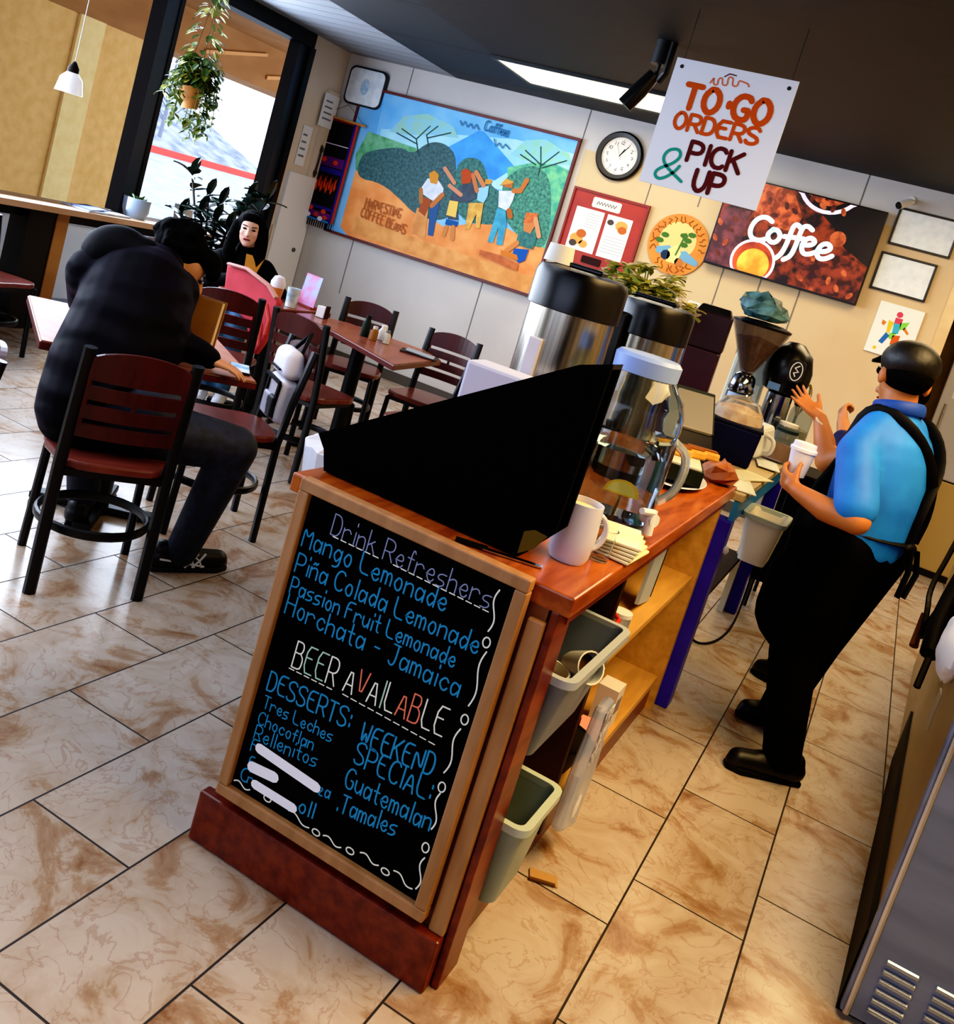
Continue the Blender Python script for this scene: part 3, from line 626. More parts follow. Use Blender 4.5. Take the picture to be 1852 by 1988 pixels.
# ---- wall screen
tv = thing('wall_screen', 'wall-mounted screen showing a Coffee picture of cups and beans', 'television', (-1.12, YW-.002, 2.15))
TV = [(-1.707,1.812),(-0.529,1.793),(-0.52,2.515),(-1.713,2.549)]
tu0, tu1, tv0, tv1 = -1.70, -.525, 1.80, 2.505
w_, h_ = (tu1-tu0)/2, (tv1-tv0)/2
MB().bx(-w_, w_, -.075, -.02, -h_, h_).build('bezel', mat('tv_black', '#050506', .3), tv, bev=.004)
MB().bx(-.15,.15,-.02,0,-.1,.1).build('wall_bracket', blk, tv)
def scr(nm, h, h2, sc=8, st=.55): return mat(nm, h, .4, col2=h2, scale=sc, emit=st, lo=.42, hi=.6)
MB().bx(-w_+.012, w_-.012, -.0765, -.075, -h_+.016, h_-.012).build('screen', scr('screen_beans', '#140605', '#7a2c10', 9), tv)
mb = MB(); TC = (-1.1125, 2.1525)
fs = lambda k: (lambda a, b: (max(-w_+.012,min(w_-.012,a-TC[0])), -.0768-.0004*k, max(-h_+.016,min(h_-.012,b-TC[1]))))
def sp(pts, k, mi): mb.add([fs(k)(*p) for p in pts], [tuple(range(len(pts)))], mi)
sp([(-1.809,2.054),(-1.668,2.256),(-1.468,2.267),(-1.467,2.023),(-1.479,1.815),(-1.707,1.812)], 1, 1)
sp([(-1.437,2.235),(-1.432,2.518),(-1.213,2.512),(-1.092,2.326),(-1.108,2.202),(-1.283,2.195)], 1, 0)
sp([(-1.153,2.508),(-0.517,2.508),(-0.498,2.29),(-0.522,2.089),(-0.739,2.184),(-0.857,2.309)], 1, 2)
sp([(-1.107,2.022),(-1.018,2.107),(-0.865,2.11),(-0.647,2.132),(-0.498,2.018),(-0.538,1.81),(-0.843,1.818)], 1, 5)
cc = [(-0.962,2.564)][0]
for rr_, k, mi in ((.235,2,3),(.205,3,2),(.17,4,0)): mb.disc((cc[0], cc[1]+.04), rr_, fs(k), 32, mi, rr_*.95)
cc = [(-1.338,1.917)][0]
for rr_, k, mi in ((.170,2,3),(.150,3,6),(.12,4,4)): mb.disc((cc[0]+(.0 if mi!=4 else .01), cc[1]-.01-(.02 if mi==4 else 0)), rr_, fs(k), 32, mi)
cc = [(-0.797,2.231)][0]; mb.disc(cc, .058, fs(2), 16, 7)
random.seed(3)
for (cx_, cy_, n_, sx_, sy_) in ((1500,400,16,40,30),(1600,375,14,40,12),(1590,540,26,55,32),(1650,545,14,30,25),(1430,440,12,35,25)):
    pass
for px_, mi in zip([(-1.441,2.427),(-1.356,2.377),(-1.313,2.459),(-1.224,2.371),(-1.394,2.286),(-1.292,2.281),(-1.203,2.216),(-1.158,2.348),(-1.027,2.532),(-0.953,2.503),(-0.88,2.491),(-1.064,2.471),(-0.975,2.435),(-0.899,2.435),(-0.822,2.428),(-0.951,1.966),(-0.923,2.054),(-0.851,1.955),(-0.764,1.921),(-0.899,1.869),(-0.694,1.882),(-0.835,2.019),(-0.679,2.005),(-0.587,1.953),(-0.59,1.854),(-0.686,1.805),(-0.962,1.883),(-1.045,1.899),(-1.668,2.133),(-1.573,2.097),(-1.668,2.009),(-1.561,2.182),(-1.58,1.992),(-1.611,1.901),(-0.861,1.813),(-0.709,2.095)], [7,8]*18):
    a = random.uniform(0, PI)
    mb.add([fs(5)(px_[0]+.032*math.cos(t*PI/4)*math.cos(a)-.018*math.sin(t*PI/4)*math.sin(a), px_[1]+.032*math.cos(t*PI/4)*math.sin(a)+.018*math.sin(t*PI/4)*math.cos(a)) for t in range(8)], [tuple(range(8))], mi)
def script_word(polys, w0, k, mi):
    for p in polys: mb.strip(chaikin([tuple(q) for q in p], 3), w0, fs(k), mi)
CW_ = [[(-1.29,2.232),(-1.338,2.256),(-1.39,2.239),(-1.423,2.189),(-1.429,2.12),(-1.401,2.074),(-1.341,2.069),(-1.286,2.101)], [(-1.264,2.181),(-1.296,2.131),(-1.264,2.082),(-1.216,2.087),(-1.194,2.143),(-1.233,2.186),(-1.269,2.172)],
 [(-1.075,2.24),(-1.106,2.261),(-1.131,2.242),(-1.133,2.176),(-1.137,2.092),(-1.151,2.014),(-1.185,1.972)], [(-0.99,2.247),(-1.029,2.269),(-1.063,2.252),(-1.068,2.185),(-1.069,2.103),(-1.08,2.018),(-1.124,1.981)], [(-1.172,2.149),(-1.096,2.161),(-1.027,2.168)],
 [(-1.027,2.123),(-0.961,2.137),(-0.941,2.171),(-0.98,2.193),(-1.018,2.166),(-1.029,2.106),(-0.999,2.061),(-0.954,2.07),(-0.904,2.108)], [(-0.911,2.106),(-0.845,2.12),(-0.818,2.156),(-0.855,2.183),(-0.897,2.159),(-0.912,2.098),(-0.883,2.057),(-0.835,2.067),(-0.796,2.102)]]
script_word(CW_, .036, 6, 9)
mb.build('picture', [scr('screen_bean_brown','#6a2410','#b5562a',14), scr('screen_choc','#3a1a20','#6a3438',8), scr('screen_dark','#080304','#140808',5), scr('screen_cream','#c9b6cc','#e2d2e0',3,.6), scr('screen_coffee','#d9761a','#f0a63c',6,.75), scr('screen_deep','#2a0c0a','#7a2c18',16), scr('screen_crema','#7a2410','#b5481a',5), scr('screen_bean','#a8542c','#7c3214',20), scr('screen_bean_dark','#3c120a','#5a2010',20), scr('screen_letter','#b9d8e2','#c8e2ea',3,.55)], tv)
# ---- papers on the right of the screen
bkf = mat('thin_black_frame', '#121112', .4)
pp = mat('certificate', '#e2e6e6', .6, col2='#d2dadc', scale=20)
framed('certificate_frame', 'black framed certificate right of the screen, upper of two', 'certificate', -.475, -.045, 2.295, 2.57, bkf, pp, .016, .02)
framed('certificate_frame', 'black framed certificate right of the screen, lower of two', 'certificate', -.49, -.10, 1.955, 2.235, bkf, pp, .016, .02)
dr = thing('child_drawing', 'white sheet with a bright painted dancing figure, on the wall by the doorway', 'picture', (-.225, YW-.002, 1.70))
MB().bx(-.155,.155,-.012,0,-.19,.19).build('sheet', flat('#dfe2da'), dr)
mb = MB(); f_ = lambda u,v: (u,-.013,v)
for pts, c in (([(-.02,.10),(.03,.10),(.03,.06),(-.02,.06)],0),([(-.06,.07),(-.02,.06),(-.03,-.02),(-.05,-.02)],1),([(.02,.07),(.08,.09),(.06,.03),(.03,.02)],2),([(-.02,.06),(.03,.06),(.03,-.01),(-.01,-.02)],3),([(-.03,-.02),(.02,-.01),(.0,-.06),(-.02,-.06)],2),([(-.05,-.02),(-.02,-.04),(-.05,-.11),(-.08,-.10)],4),([(0,-.03),(.05,-.02),(.05,-.10),(.0,-.10)],5),([(.06,.05),(.10,.01),(.09,.0),(.05,.03)],6),([(-.1,.06),(-.07,.05),(-.08,.02),(-.1,.03)],6)):
    mb.add([f_(*p) for p in pts], [tuple(range(len(pts)))], c)
mb.disc((.0,.125), .022, f_, 10, 0); mb.disc((-.09,-.15),.013,f_,8,1)
mb.build('figure', [flat('#c8425a'), flat('#d6b82e'), flat('#7cc84a'), flat('#3fa6c0'), flat('#2a66b0'), flat('#c85a24'), flat('#c87a34')], dr)
# ---- hanging To-Go sign
sg = thing('hanging_sign', 'white hanging board reading TO-GO ORDERS & PICK UP in front of the ceiling light', 'sign', (-1.085, 4.30, 2.24))
SGP = [(-1.361,2.513),(-0.81,2.515),(-1.342,1.962),(-0.805,1.959)]
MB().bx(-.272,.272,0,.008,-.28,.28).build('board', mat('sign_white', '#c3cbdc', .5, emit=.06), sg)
for x in (-.24,.24):
    MB().disc((x,.245), .009, lambda u,v: (u,-.001,v), 12).build('grommet', blk, sg)
    MB().tube([(x,.004,.245),(x,.004,.499)], .0016, 5).build('hanging_wire', blk, sg)
mb = MB(); fo = lambda u,v: (u+1.085, -.0015, v-2.24)
def sgw(s, a, b, h, w_, mi): letter(mb, s, a, b, h, w_, fo, mi, 1)
a, b, c, d, e, f, g, h = [(-1.257,2.319),(-1.099,2.298),(-1.06,2.32),(-0.9,2.308),(-1.278,2.222),(-0.895,2.226),(-1.162,2.105),(-0.956,2.094)]
T = [(-1.304,2.387),(-1.211,2.393),(-1.257,2.39),(-1.263,2.313),(-1.169,2.31),(-1.14,2.407),(-1.111,2.363),(-1.124,1.979),(-0.973,1.98)]
for s, (a, b), h, w_, mi in (("TO·GO", [(-1.271,2.316),(-0.889,2.315)], .100, .026, 0), ("ORDERS", [(-1.28,2.221),(-0.904,2.227)], .070, .0165, 0),
        ("PICK", [(-1.174,2.097),(-0.938,2.094)], .084, .019, 1), ("UP", [(-1.113,1.979),(-0.984,1.984)], .088, .020, 1)):
    letter(mb, s, a, b, h, w_, fo, mi, 1)
AMP = [(-1.167,2.001),(-1.261,2.052),(-1.282,2.088),(-1.264,2.125),(-1.22,2.136),(-1.202,2.107),(-1.228,2.068),(-1.285,2.034),(-1.297,2.006),(-1.274,1.987),(-1.24,2.003),(-1.206,2.041),(-1.196,2.064)]
mb.strip(chaikin([tuple(p) for p in AMP], 2), .014, fo, 2)
LG = [(-1.18,2.44),(-1.169,2.47),(-1.167,2.438),(-1.145,2.435),(-1.151,2.465),(-1.133,2.473),(-1.127,2.442),(-1.103,2.443),(-1.111,2.481),(-1.087,2.482),(-1.084,2.447),(-1.06,2.448),(-1.061,2.476),(-1.04,2.472),(-1.018,2.469),(-1.012,2.458)]
mb.strip(chaikin([tuple(p) for p in LG], 2), .006, fo, 3); mb.strip([tuple(p) for p in [(-1.127,2.478),(-1.108,2.494),(-1.078,2.492)]], .005, fo, 1)
mb.build('lettering', [flat('#b5480c'), flat('#4a0d10'), flat('#1c8a80'), flat('#c0603a')], sg)
# ceiling fittings
lt = thing('ceiling_light', 'bright recessed fluorescent ceiling panel near the back wall', 'ceiling light', (-2.35, 6.70, ZC))
MB().bx(-.94,.94,-.34,.34,-.012,.0).build('diffuser', mat('diffuser', '#fff3d2', .5, emit=2.2), lt)
mb = MB(); mb.bx(-.97,.97,-.37,-.34,-.02,0); mb.bx(-.97,.97,.34,.37,-.02,0); mb.bx(-.97,-.94,-.34,.34,-.02,0); mb.bx(.94,.97,-.34,.34,-.02,0); mb.build('frame', blk, lt)
sp_ = thing('track_spotlight', 'black spotlight on a ceiling stem beside the hanging sign', 'spotlight', (-1.66, 5.0, ZC))
MB().tube([(0,0,0),(0,0,-.12)], .05, 12).build('canopy', blk, sp_, smooth=True)
MB().tube([(0,0,-.1),(0,.0,-.2),(-.05,-.02,-.24)], .012, 8).build('arm', blk, sp_, smooth=True)
MB().tube([(-.01,0,-.17),(-.06,-.01,-.27),(-.11,-.02,-.36)], [.035,.045,.045], 14).build('lamp_can', mat('spot_black','#060607',.35), sp_, smooth=True)
MB().tube([(.05,-.02,0),(.05,-.02,-.16),(.02,0,-.2)], .02, 8).build('transformer_box', blk, sp_)
cm = thing('security_camera', 'small white security camera on the wall above the certificates', 'camera', (-.42, YW-.002, 2.63))
MB().lathe([(0,0),(.03,0),(.03,.01),(0,.012)], n=14, rot=RX).build('mount', flat('#dcdcd8'), cm)
MB().tube([(0,-.01,0),(.0,-.05,.0),(-.03,-.09,-.03)], .008, 8).build('arm', flat('#dcdcd8'), cm, smooth=True)
MB().tube([(.0,-.07,-.02),(-.06,-.13,-.07)], [.028,.03], 14).build('housing', flat('#e2e2de'), cm, smooth=True)
MB().tube([(-.058,-.128,-.069),(-.066,-.136,-.076)], [.03,.024], 14).build('lens', blk, cm, smooth=True)
# sockets and cords
for nm, lb, x, z in (('wall_socket','white wall socket with a dark plug left of the twin outlet, under the coffee screen',-1.86,1.46),('wall_socket','white wall socket with two black plugs and hanging cords, behind the second urn',-1.68,1.42)):
    ws = thing(nm, lb, 'socket', (x, YW-.002, z), 0)
    MB().prism([(a,0,b) for a,b in rrect(.05,.065,.012)], (0,-.008,0)).build('plate', flat('#dedacb'), ws)
    m_ = MB(); m_.bx(-.025,.025,-.05,-.008,.005,.05); m_.bx(-.02,.02,-.04,-.008,-.05,-.01); m_.build('plug', flat('#151a18'), ws, bev=.004)
    MB().tube(sm3([(0,-.03,-.03),(.0,-.04,-.12),(-.03,-.03,-.25),(-.05,-.03,-.45)]), .004, 6).build('cord', flat('#c9c4b4'), ws)
# papers and switch on the pillar
for lb, y0_, y1_, z0_, z1_ in (('pale notice sheet taped high on the window pillar', 7.43, 7.66, 2.02, 2.32), ('small printed slip on the window pillar above the rubber plant', 7.28, 7.42, 1.62, 1.98)):
    t = thing('notice_sheet', lb, 'paper', (-5.405 if y0_ > 7.4 else -5.435, (y0_+y1_)/2, (z0_+z1_)/2))
    h1, h2 = (y1_-y0_)/2, (z1_-z0_)/2
    MB().bx(0,.003,-h1,h1,-h2,h2).build('sheet', flat('#d8dbe2'), t)
    mb = MB()
    for k in range(4): mb.bx(.003,.0042,-h1*.7,h1*(.2+.1*k),h2*(.5-.35*k),h2*(.6-.35*k))
    mb.build('printed_lines', flat('#70757e'), t)
pi_ = thing('wall_hook', 'dark metal hook strip on the window pillar', 'hook', (-5.405, 7.58, 1.72)); 
mb = MB(); mb.tube([(0,0,.14),(.012,0,.1),(.012,-.01,-.16)], .009, 6); mb.ell((.012,0,.1),(.018,.018,.03)); mb.ell((.012,-.01,-.12),(.018,.018,.03)); mb.build('hook', flat('#3a3c40'), pi_)
ds = thing('door_stop', 'small round dark knob low on the window pillar', 'knob', (-5.409, 7.56, .86)); MB().lathe([(0,0),(.02,0),(.02,.02),(0,.03)], n=12, rot=(0,PI/2,0)).build('knob', flat('#5a5e66'), ds)

# ------------------------------------------------------------------ outside the window
pv = mat('asphalt_pale', '#7f8896', .8, col2='#98a1ae', scale=3, detail=8)
g = MB(); g.add([(-5.75,-6,-.12),(-5.75,30,-.12),(-10,30,-.12),(-10,-6,-.12),(-27,34,.80),(-27,-6,.80)], [(0,3,2,1),(3,5,4,2)])
g.add([(-27,34,.8),(-27,-6,.8),(-42,-6,6.5),(-42,34,6.5)], [(0,1,2,3)], 1)
bank = mat('bank_scrub', '#8f98ac', .9, col2='#465068', scale=1.6, detail=14, lo=.4, hi=.72)
struct(g.build('ground_outside', [pv, bank]))
tag(MB().bx(-27.1,-26.7,4,34,.78,1.02).build('painted_kerb', flat('#d8524a')), 'red painted kerb across the car park outside', 'kerb')
yl = mat('stucco_yellow', '#efc27c', .85, col2='#e4b468', scale=9, detail=8); yl2 = mat('stucco_light', '#fae0a0', .85, col2='#f4d690', scale=9)
ar = thing('arcade_building', 'yellow stucco arcade pier and tan overhead beam outside the window', 'building', (-9.2, 6, 0))
MB().bx(-.4,.2,-8,2.65,-.12,2.5).build('wall', yl, ar)
MB().bx(.2,.24,1.66,2.0,-.12,2.5).build('pilaster', yl2, ar)
tn = mat('beam_tan', '#b07c48', .85, col2='#a06c3c', scale=4, stretch=(.4,.4,1))
MB().bx(-.4,.25,-9,12,2.5,3.4).build('beam', tn, ar)
MB().bx(.25,3.5,-9,12,3.05,3.15).build('soffit', tn, ar)
mb = MB()
for y in (3.5,4.7,6.0): mb.prism([(.26,y,2.62),(.26,y+1.1,2.9),(.26,y+1.1,2.94),(.26,y,2.67)], (.02,0,0))
mb.build('brace', mat('brace_light','#d69a5e',.7), ar)
MB().bx(-.2,-.05,2.2,2.45,.9,2.35).build('turquoise_strip', flat('#8cc3cc'), ar)
random.seed(11)
def bare_tree(name, label, x, y, z, h):
    t = thing(name, label, 'tree', (x, y, z), 0, 'bare trees on the bank'); mb = MB()
    mb.tube([(0,0,-.2),(.02,.05,h*.3),(-.05,.1,h*.55)], [.09,.07,.05], 6)
    for k in range(16):
        a = random.uniform(0,2*PI); z0 = h*random.uniform(.15,.55); l = h*random.uniform(.35,.6)
        p = V(0,.05,z0); d = V(math.cos(a)*.7, math.sin(a), .8).normalized()
        q = p+d*l*.5+V(0,0,.1); r = q+V(d.x*.6,d.y*.6,1).normalized()*l*.5
        mb.tube([p,q,r], [.03,.02,.008], 5)
        for s in (-1,1): mb.tube([q, q+V(d.y*s,-d.x*s,.9).normalized()*l*.35], [.014,.006], 4)
    mb.build('branches', mat('bark_grey','#7f8698',.9), t)
for k, (y, lb) in enumerate(((17.5,'pale bare tree on the bank outside, left of the mullion'),(21.5,'pale bare tree on the bank outside, behind the hanging plant'),(25,'pale bare tree on the bank outside, right of the hanging plant'),(28.5,'pale bare tree on the bank outside, beside the right window edge'))): bare_tree('bare_tree', lb, -28.5, y, 1.2, 4.2)
tb = thing('far_building', 'pale cream block seen far beyond the car park', 'building', (-26, 21.5, .8)); MB().bx(-.6,0,-1.6,1.6,0,1.9).build('wall', flat('#e6e2c8'), tb); MB().bx(-.7,.1,-1.7,1.7,1.9,2.1).build('roof', flat('#c8ccd6'), tb)
lw = thing('added_low_wall', 'added low white wall standing in for bright ground below the window sill', 'wall', (-7.0, 3, -.12)); MB().bx(-.12,.12,-6,4.6,0,.68).build('wall', flat('#e2e4e8'), lw); MB().bx(-.15,.15,-6,4.62,.68,.72).build('added_wall_top', flat('#c9ccd4'), lw)  # added wall, stands in for bright pavement under the sill

# ------------------------------------------------------------------ chairs and tables
cbk = mat('chair_black', '#070708', .4); cback = mat('chair_back_wood', '#38100d', .35, col2='#471613', scale=4, stretch=(5,1,1)); cseat = mat('chair_seat_wood', '#5d2a24', .28, col2='#743a30', scale=4, stretch=(1,5,1))
def make_chair(label):
    t = thing('dining_chair', label, 'chair', (0,0,0), 0, 'ladder back cafe chairs')
    for s in (-1, 1):
        MB().tube([(s*.172,-.19,0),(s*.172,-.185,.44),(s*.170,-.205,.62),(s*.168,-.245,.86)], .017, 8, flat=(1,1.25)).build('leg', cbk, t, smooth=True)
        MB().tube([(s*.180,.19,0),(s*.170,.175,.43)], .016, 8).build('leg', cbk, t, smooth=True)
    MB().bx(-.175,.175,-.19,.18,.415,.437).build('seat_frame', cbk, t)
    out = []
    for i in range(28):
        a = 2*PI*i/28; c, s_ = math.cos(a), math.sin(a)
        x = .205*abs(c)**.5*(1 if c > 0 else -1); y = .20*abs(s_)**.5*(1 if s_ > 0 else -1)
        out.append((x*(1.0 if y > 0 else .9), y, .437))
    MB().prism(out, (0,0,.03)).build('seat', cseat, t, bev=.008)
    mb = MB(); N_ = 10
    def yb(x, z): return -.19-(z-.44)*.13+.0-.022*(1-(x/.16)**2)
    def rail(z0, zt, arch=0):
        vs = []; 
        for i in range(N_+1):
            x = -.155+.31*i/N_; za = zt+arch*(1-(x/.155)**2)**.8*1.0 if arch else zt
            for z, dy in ((z0,-.009),(za,-.009),(za,.009),(z0,.009)): vs.append((x, yb(x,z)+dy, z))
        fs = [(i*4+j, i*4+(j+1)%4, i*4+4+(j+1)%4, i*4+4+j) for i in range(N_) for j in range(4)] + [(3,2,1,0), tuple(N_*4+j for j in range(4))]
        mb.add(vs, fs)
    rail(.755,.83,.035); rail(.69,.735); rail(.625,.67); rail(.56,.605)
    for s in (-1,1):
        x = s*.148
        for z0, z1 in ((.605,.625),(.67,.69),(.735,.755)): mb.box((x, yb(x,(z0+z1)/2), (z0+z1)/2), (.014,.018,z1-z0+.004))
    mb.box((0, yb(0,.68), .68), (.012,.016,.02))
    mb.build('backrest', cback, t)
    MB().tube([(.185*math.cos(2*PI*i/28), .19*math.sin(2*PI*i/28), .215) for i in range(29)], .011, 8, cap=False, flat=(1,1.6)).build('stretcher', cbk, t, smooth=True)
    return t
ch0 = make_chair('dark red chair in the foreground under the hunched reader')
def chair(x, y, fx, fy, label, used=[0]):
    rz = math.atan2(fy, fx)-PI/2
    if not used[0]:
        used[0] = 1; ch0.location = (x, y, 0); ch0.rotation_euler = (0,0,rz); ch0['label'] = label; return ch0
    return dup(ch0, (x,y,0), rz, label)
chair(-2.32, 2.51, -.8, .6, 'dark red ladder-back chair in the foreground under the hunched reader')
chair(-2.475, 3.315, -.6, -.8, 'dark red chair with a white backpack hung on its back, beside the near table')
chair(-2.80, 4.40, .05, 1, 'red ladder-back chair with its back to the camera, tucked at the clip-cornered table')
chair(-3.20, 5.42, .40, -.9, 'red ladder-back chair on the far side of the clip-cornered table, nearest the window')
chair(-2.56, 5.30, .12, -1, 'red ladder-back chair on the far side of the clip-cornered table, right of the condiments')
chair(-2.20, 4.66, -1, .08, 'red ladder-back chair seen side-on at the right end of the clip-cornered table')
chair(-3.40, 4.34, -.55, .85, 'red ladder-back chair behind the open book, with the pink jacket against it')
chair(-4.62, 4.85, .25, -1, 'red ladder-back chair by the window sill, just left of the black hood')
chair(-4.90, 4.02, -.2, 1, 'dark chair cut by the left picture edge below the yellow pier')
chair(-2.36, 1.68, -.5, -.8, 'pale glinting chair back cut by the left picture edge in front of the reader')
chair(-4.05, 4.1, -.9, .4, 'dark red chair behind the reader\'s back below the window sill')
ttop = mat('table_top', '#7e3f2f', .25, col2='#925141', scale=3, stretch=(6,1,1)); tedge = mat('table_edge', '#571d15', .35)
ttop2 = mat('table_top_pale', '#a5674c', .5, col2='#b8785a', scale=3, stretch=(1,6,1))
def table(label, pts, m, zt=.75, col=None):
    cx = sum(p[0] for p in pts)/len(pts); cy = sum(p[1] for p in pts)/len(pts)
    t = thing('cafe_table', label, 'table', (cx, cy, 0), 0, 'pedestal cafe tables')
    q = [(x-cx, y-cy) for x, y in pts]
    tp = MB().prism([(x,y,zt-.034) for x,y in q], (0,0,.030)).build('tabletop', tedge, t, bev=.004)
    MB().prism([(x*.985,y*.985,zt-.005) for x,y in q], (0,0,.005)).build('laminate', m, tp)
    MB().tube([(0,0,.02),(0,0,zt-.03)], .045, 14).build('column', cbk, t, smooth=True)
    mb = MB(); mb.box((0,0,.02),(.52,.07,.03),(0,0,.6)); mb.box((0,0,.021),(.52,.07,.03),(0,0,.6+PI/2)); mb.build('foot', cbk, t, bev=.006)
    mb = MB(); mb.box((0,0,zt-.045),(.36,.06,.02)); mb.box((0,0,zt-.046),(.06,.36,.02)); mb.build('top_plate', cbk, t)
    return t
table('reddish square table at which the hunched reader sits', [(-2.16,3.02),(-2.80,3.50),(-3.30,2.90),(-2.65,2.42)], ttop2)
table('red-brown table with clipped corners and condiments, mid room', [(-2.35,4.40),(-2.43,5.10),(-2.62,5.24),(-3.18,5.22),(-3.36,5.05),(-3.34,4.86),(-2.95,4.72)], ttop)
table('red-brown table before the woman with a drink and card stand', [(-3.42,4.66),(-3.40,5.34),(-3.86,5.46),(-3.90,4.80)], ttop)
def blob(name, pts, rs, m, parent, vox=.015, n=10, flat_=None):
    mb = MB()
    for p, r in zip(pts, rs): mb.ell(p, r if isinstance(r, tuple) else (r,r,r), None, 14, 9)
    o = mb.build(name, m, parent, smooth=True); md = o.modifiers.new('r','REMESH'); md.mode = 'VOXEL'; md.voxel_size = vox; md.use_smooth_shade = True
    ms_ = o.modifiers.new('s','SMOOTH'); ms_.factor = .5; ms_.iterations = n
    return o
# ------------------------------------------------------------------ things on and around the tables
bk_ = thing('open_book', 'thick tan-brown book held upright on the table by the reader', 'book', (-2.545, 3.02, .752), math.radians(15))
cov = mat('book_cover', '#8a5c14', .5, col2='#7a4c10', scale=5)
MB().box((0,0,.118),(.215,.008,.22),(-.12,0,.03)).build('cover', cov, bk_); 
MB().box((0,.022,.118),(.205,.032,.212),(-.12,0,.03)).build('pages', mat('book_pages','#d8c193',.7), bk_)
MB().box((.0,.045,.118),(.215,.008,.22),(-.12,0,.03)).build('cover', cov, bk_)
ph = thing('smartphone', 'smartphone with a bright blue picture lying on the reader\'s table', 'phone', (-2.30, 3.08, .752), .7)
MB().bx(-.04,.04,-.08,.08,0,.009).build('case', flat('#2a1a14'), ph, bev=.003); MB().bx(-.036,.036,-.074,.074,.009,.0095).build('screen', mat('phone_blue','#4a8fd0',.2,col2='#c8d8ea',scale=12,emit=.4), ph)
# condiments
def bottle(name, label, x, y, z, r, h, body, cap, grp='condiments on the clip-cornered table'):
    t = thing(name, label, 'condiment', (x,y,z), 0, grp)
    MB().lathe([(0,0),(r,0),(r,h*.6),(r*.6,h*.78),(r*.55,h*.8)], n=14).build('body', body, t, smooth=True)
    MB().lathe([(r*.62,h*.78),(r*.62,h*.97),(0,h)], n=14).build('cap', cap, t, smooth=True)
bottle('sauce_bottle','dark green sauce bottle on the clip-cornered table',-2.88,4.93,.752,.026,.13,flat('#16241a'),flat('#1a1c1a'))
bottle('salt_shaker','short amber shaker on the clip-cornered table',-2.80,4.90,.752,.024,.085,flat('#8a5a2c'),flat('#c8c4b8'))
bottle('pepper_shaker','small glass shaker with silver top on the clip-cornered table',-2.74,4.95,.752,.022,.08,flat('#c9c4b8'),mat('steel_cap','#b8bcc0',.25,metal=1))
bottle('milk_jug','little white cream jug on the clip-cornered table',-2.81,5.02,.752,.03,.09,flat('#dedad2'),flat('#e4e2dc'))
nb = thing('paper_menu', 'folded grey menu lying at the right end of the clip-cornered table', 'menu', (-2.52, 4.98, .752), .4)
MB().bx(-.11,.11,-.07,.07,0,.006).build('cover', flat('#3a2a28'), nb); MB().box((.005,0,.010),(.17,.12,.004),(0,.05,0)).build('leaflet', flat('#9aa4b0'), nb)
# woman's table
cu = thing('iced_drink', 'clear cup of amber drink topped with whipped cream on the woman\'s table', 'drink', (-3.50, 4.84, .752))
MB().lathe([(0,0),(.032,0),(.042,.11)], n=18).build('cup', mat('drink_amber','#c47a3a',.25), cu, smooth=True)
MB().lathe([(.044,.11),(.044,.12),(.046,.14),(.03,.175),(0,.185)], n=18).build('cream', mat('cream_white','#d9d6e2',.6,bump=.5,scale=30), cu, smooth=True)
gl = thing('water_glass', 'bluish glass tumbler beside the iced drink', 'glass', (-3.48, 4.99, .752))
MB().lathe([(0,0),(.034,0),(.042,.12),(.039,.12),(.031,.006),(0,.006)], n=18).build('glass', mat('blue_glass','#86a8bc',.08,col2='#dce6ec',scale=18,spec=.8), gl, smooth=True)
cdst = thing('table_card', 'pink and blue picture card standing on the woman\'s table by the wall', 'card', (-3.52, 5.22, .752), -.2)
MB().box((0,0,.11),(.15,.004,.20),(-.1,0,0)).build('card', mat('card_pink','#c8648a',.5,col2='#93a8dc',scale=6,lo=.42,hi=.58), cdst)
MB().bx(-.06,.06,-.02,.05,0,.012).build('stand', flat('#8a3a34'), cdst)
ssh = thing('sugar_caddy', 'white sugar caddy with a dark clip beside the picture card', 'caddy', (-3.26, 5.02, .752))
MB().bx(-.03,.03,-.025,.025,0,.07).build('tub', flat('#dcdadc'), ssh, bev=.004); MB().bx(.03,.038,-.02,.02,0,.08).build('clip', flat('#2a1414'), ssh)
nw = thing('newspaper', 'open newspaper lying on the window sill left of the grey pot', 'newspaper', (-5.28, 5.05, .902), .1)
MB().box((0,0,.006),(.24,.42,.012),(0,0,0)).build('pages', mat('newsprint','#c4c8d4',.7,col2='#8f9ab0',scale=14), nw); MB().box((.02,-.1,.018),(.16,.2,.008),(.05,0,.2)).build('folded_sheet', flat('#5a6690'), nw)
for lb, px_, py_, w_, h_, ry in (('white framed print leaning on the window behind the sill','a',5.98,.18,.16,0),):
    t = thing('leaning_print', lb, 'picture', (-5.36, py_, .901)); MB().box((0,0,.08),(.012,.2,.16),(0,-.15,0)).build('frame', flat('#c8ccd4'), t); MB().box((.008,0,.08),(.004,.16,.12),(0,-.15,0)).build('print', flat('#e2dcd2'), t)
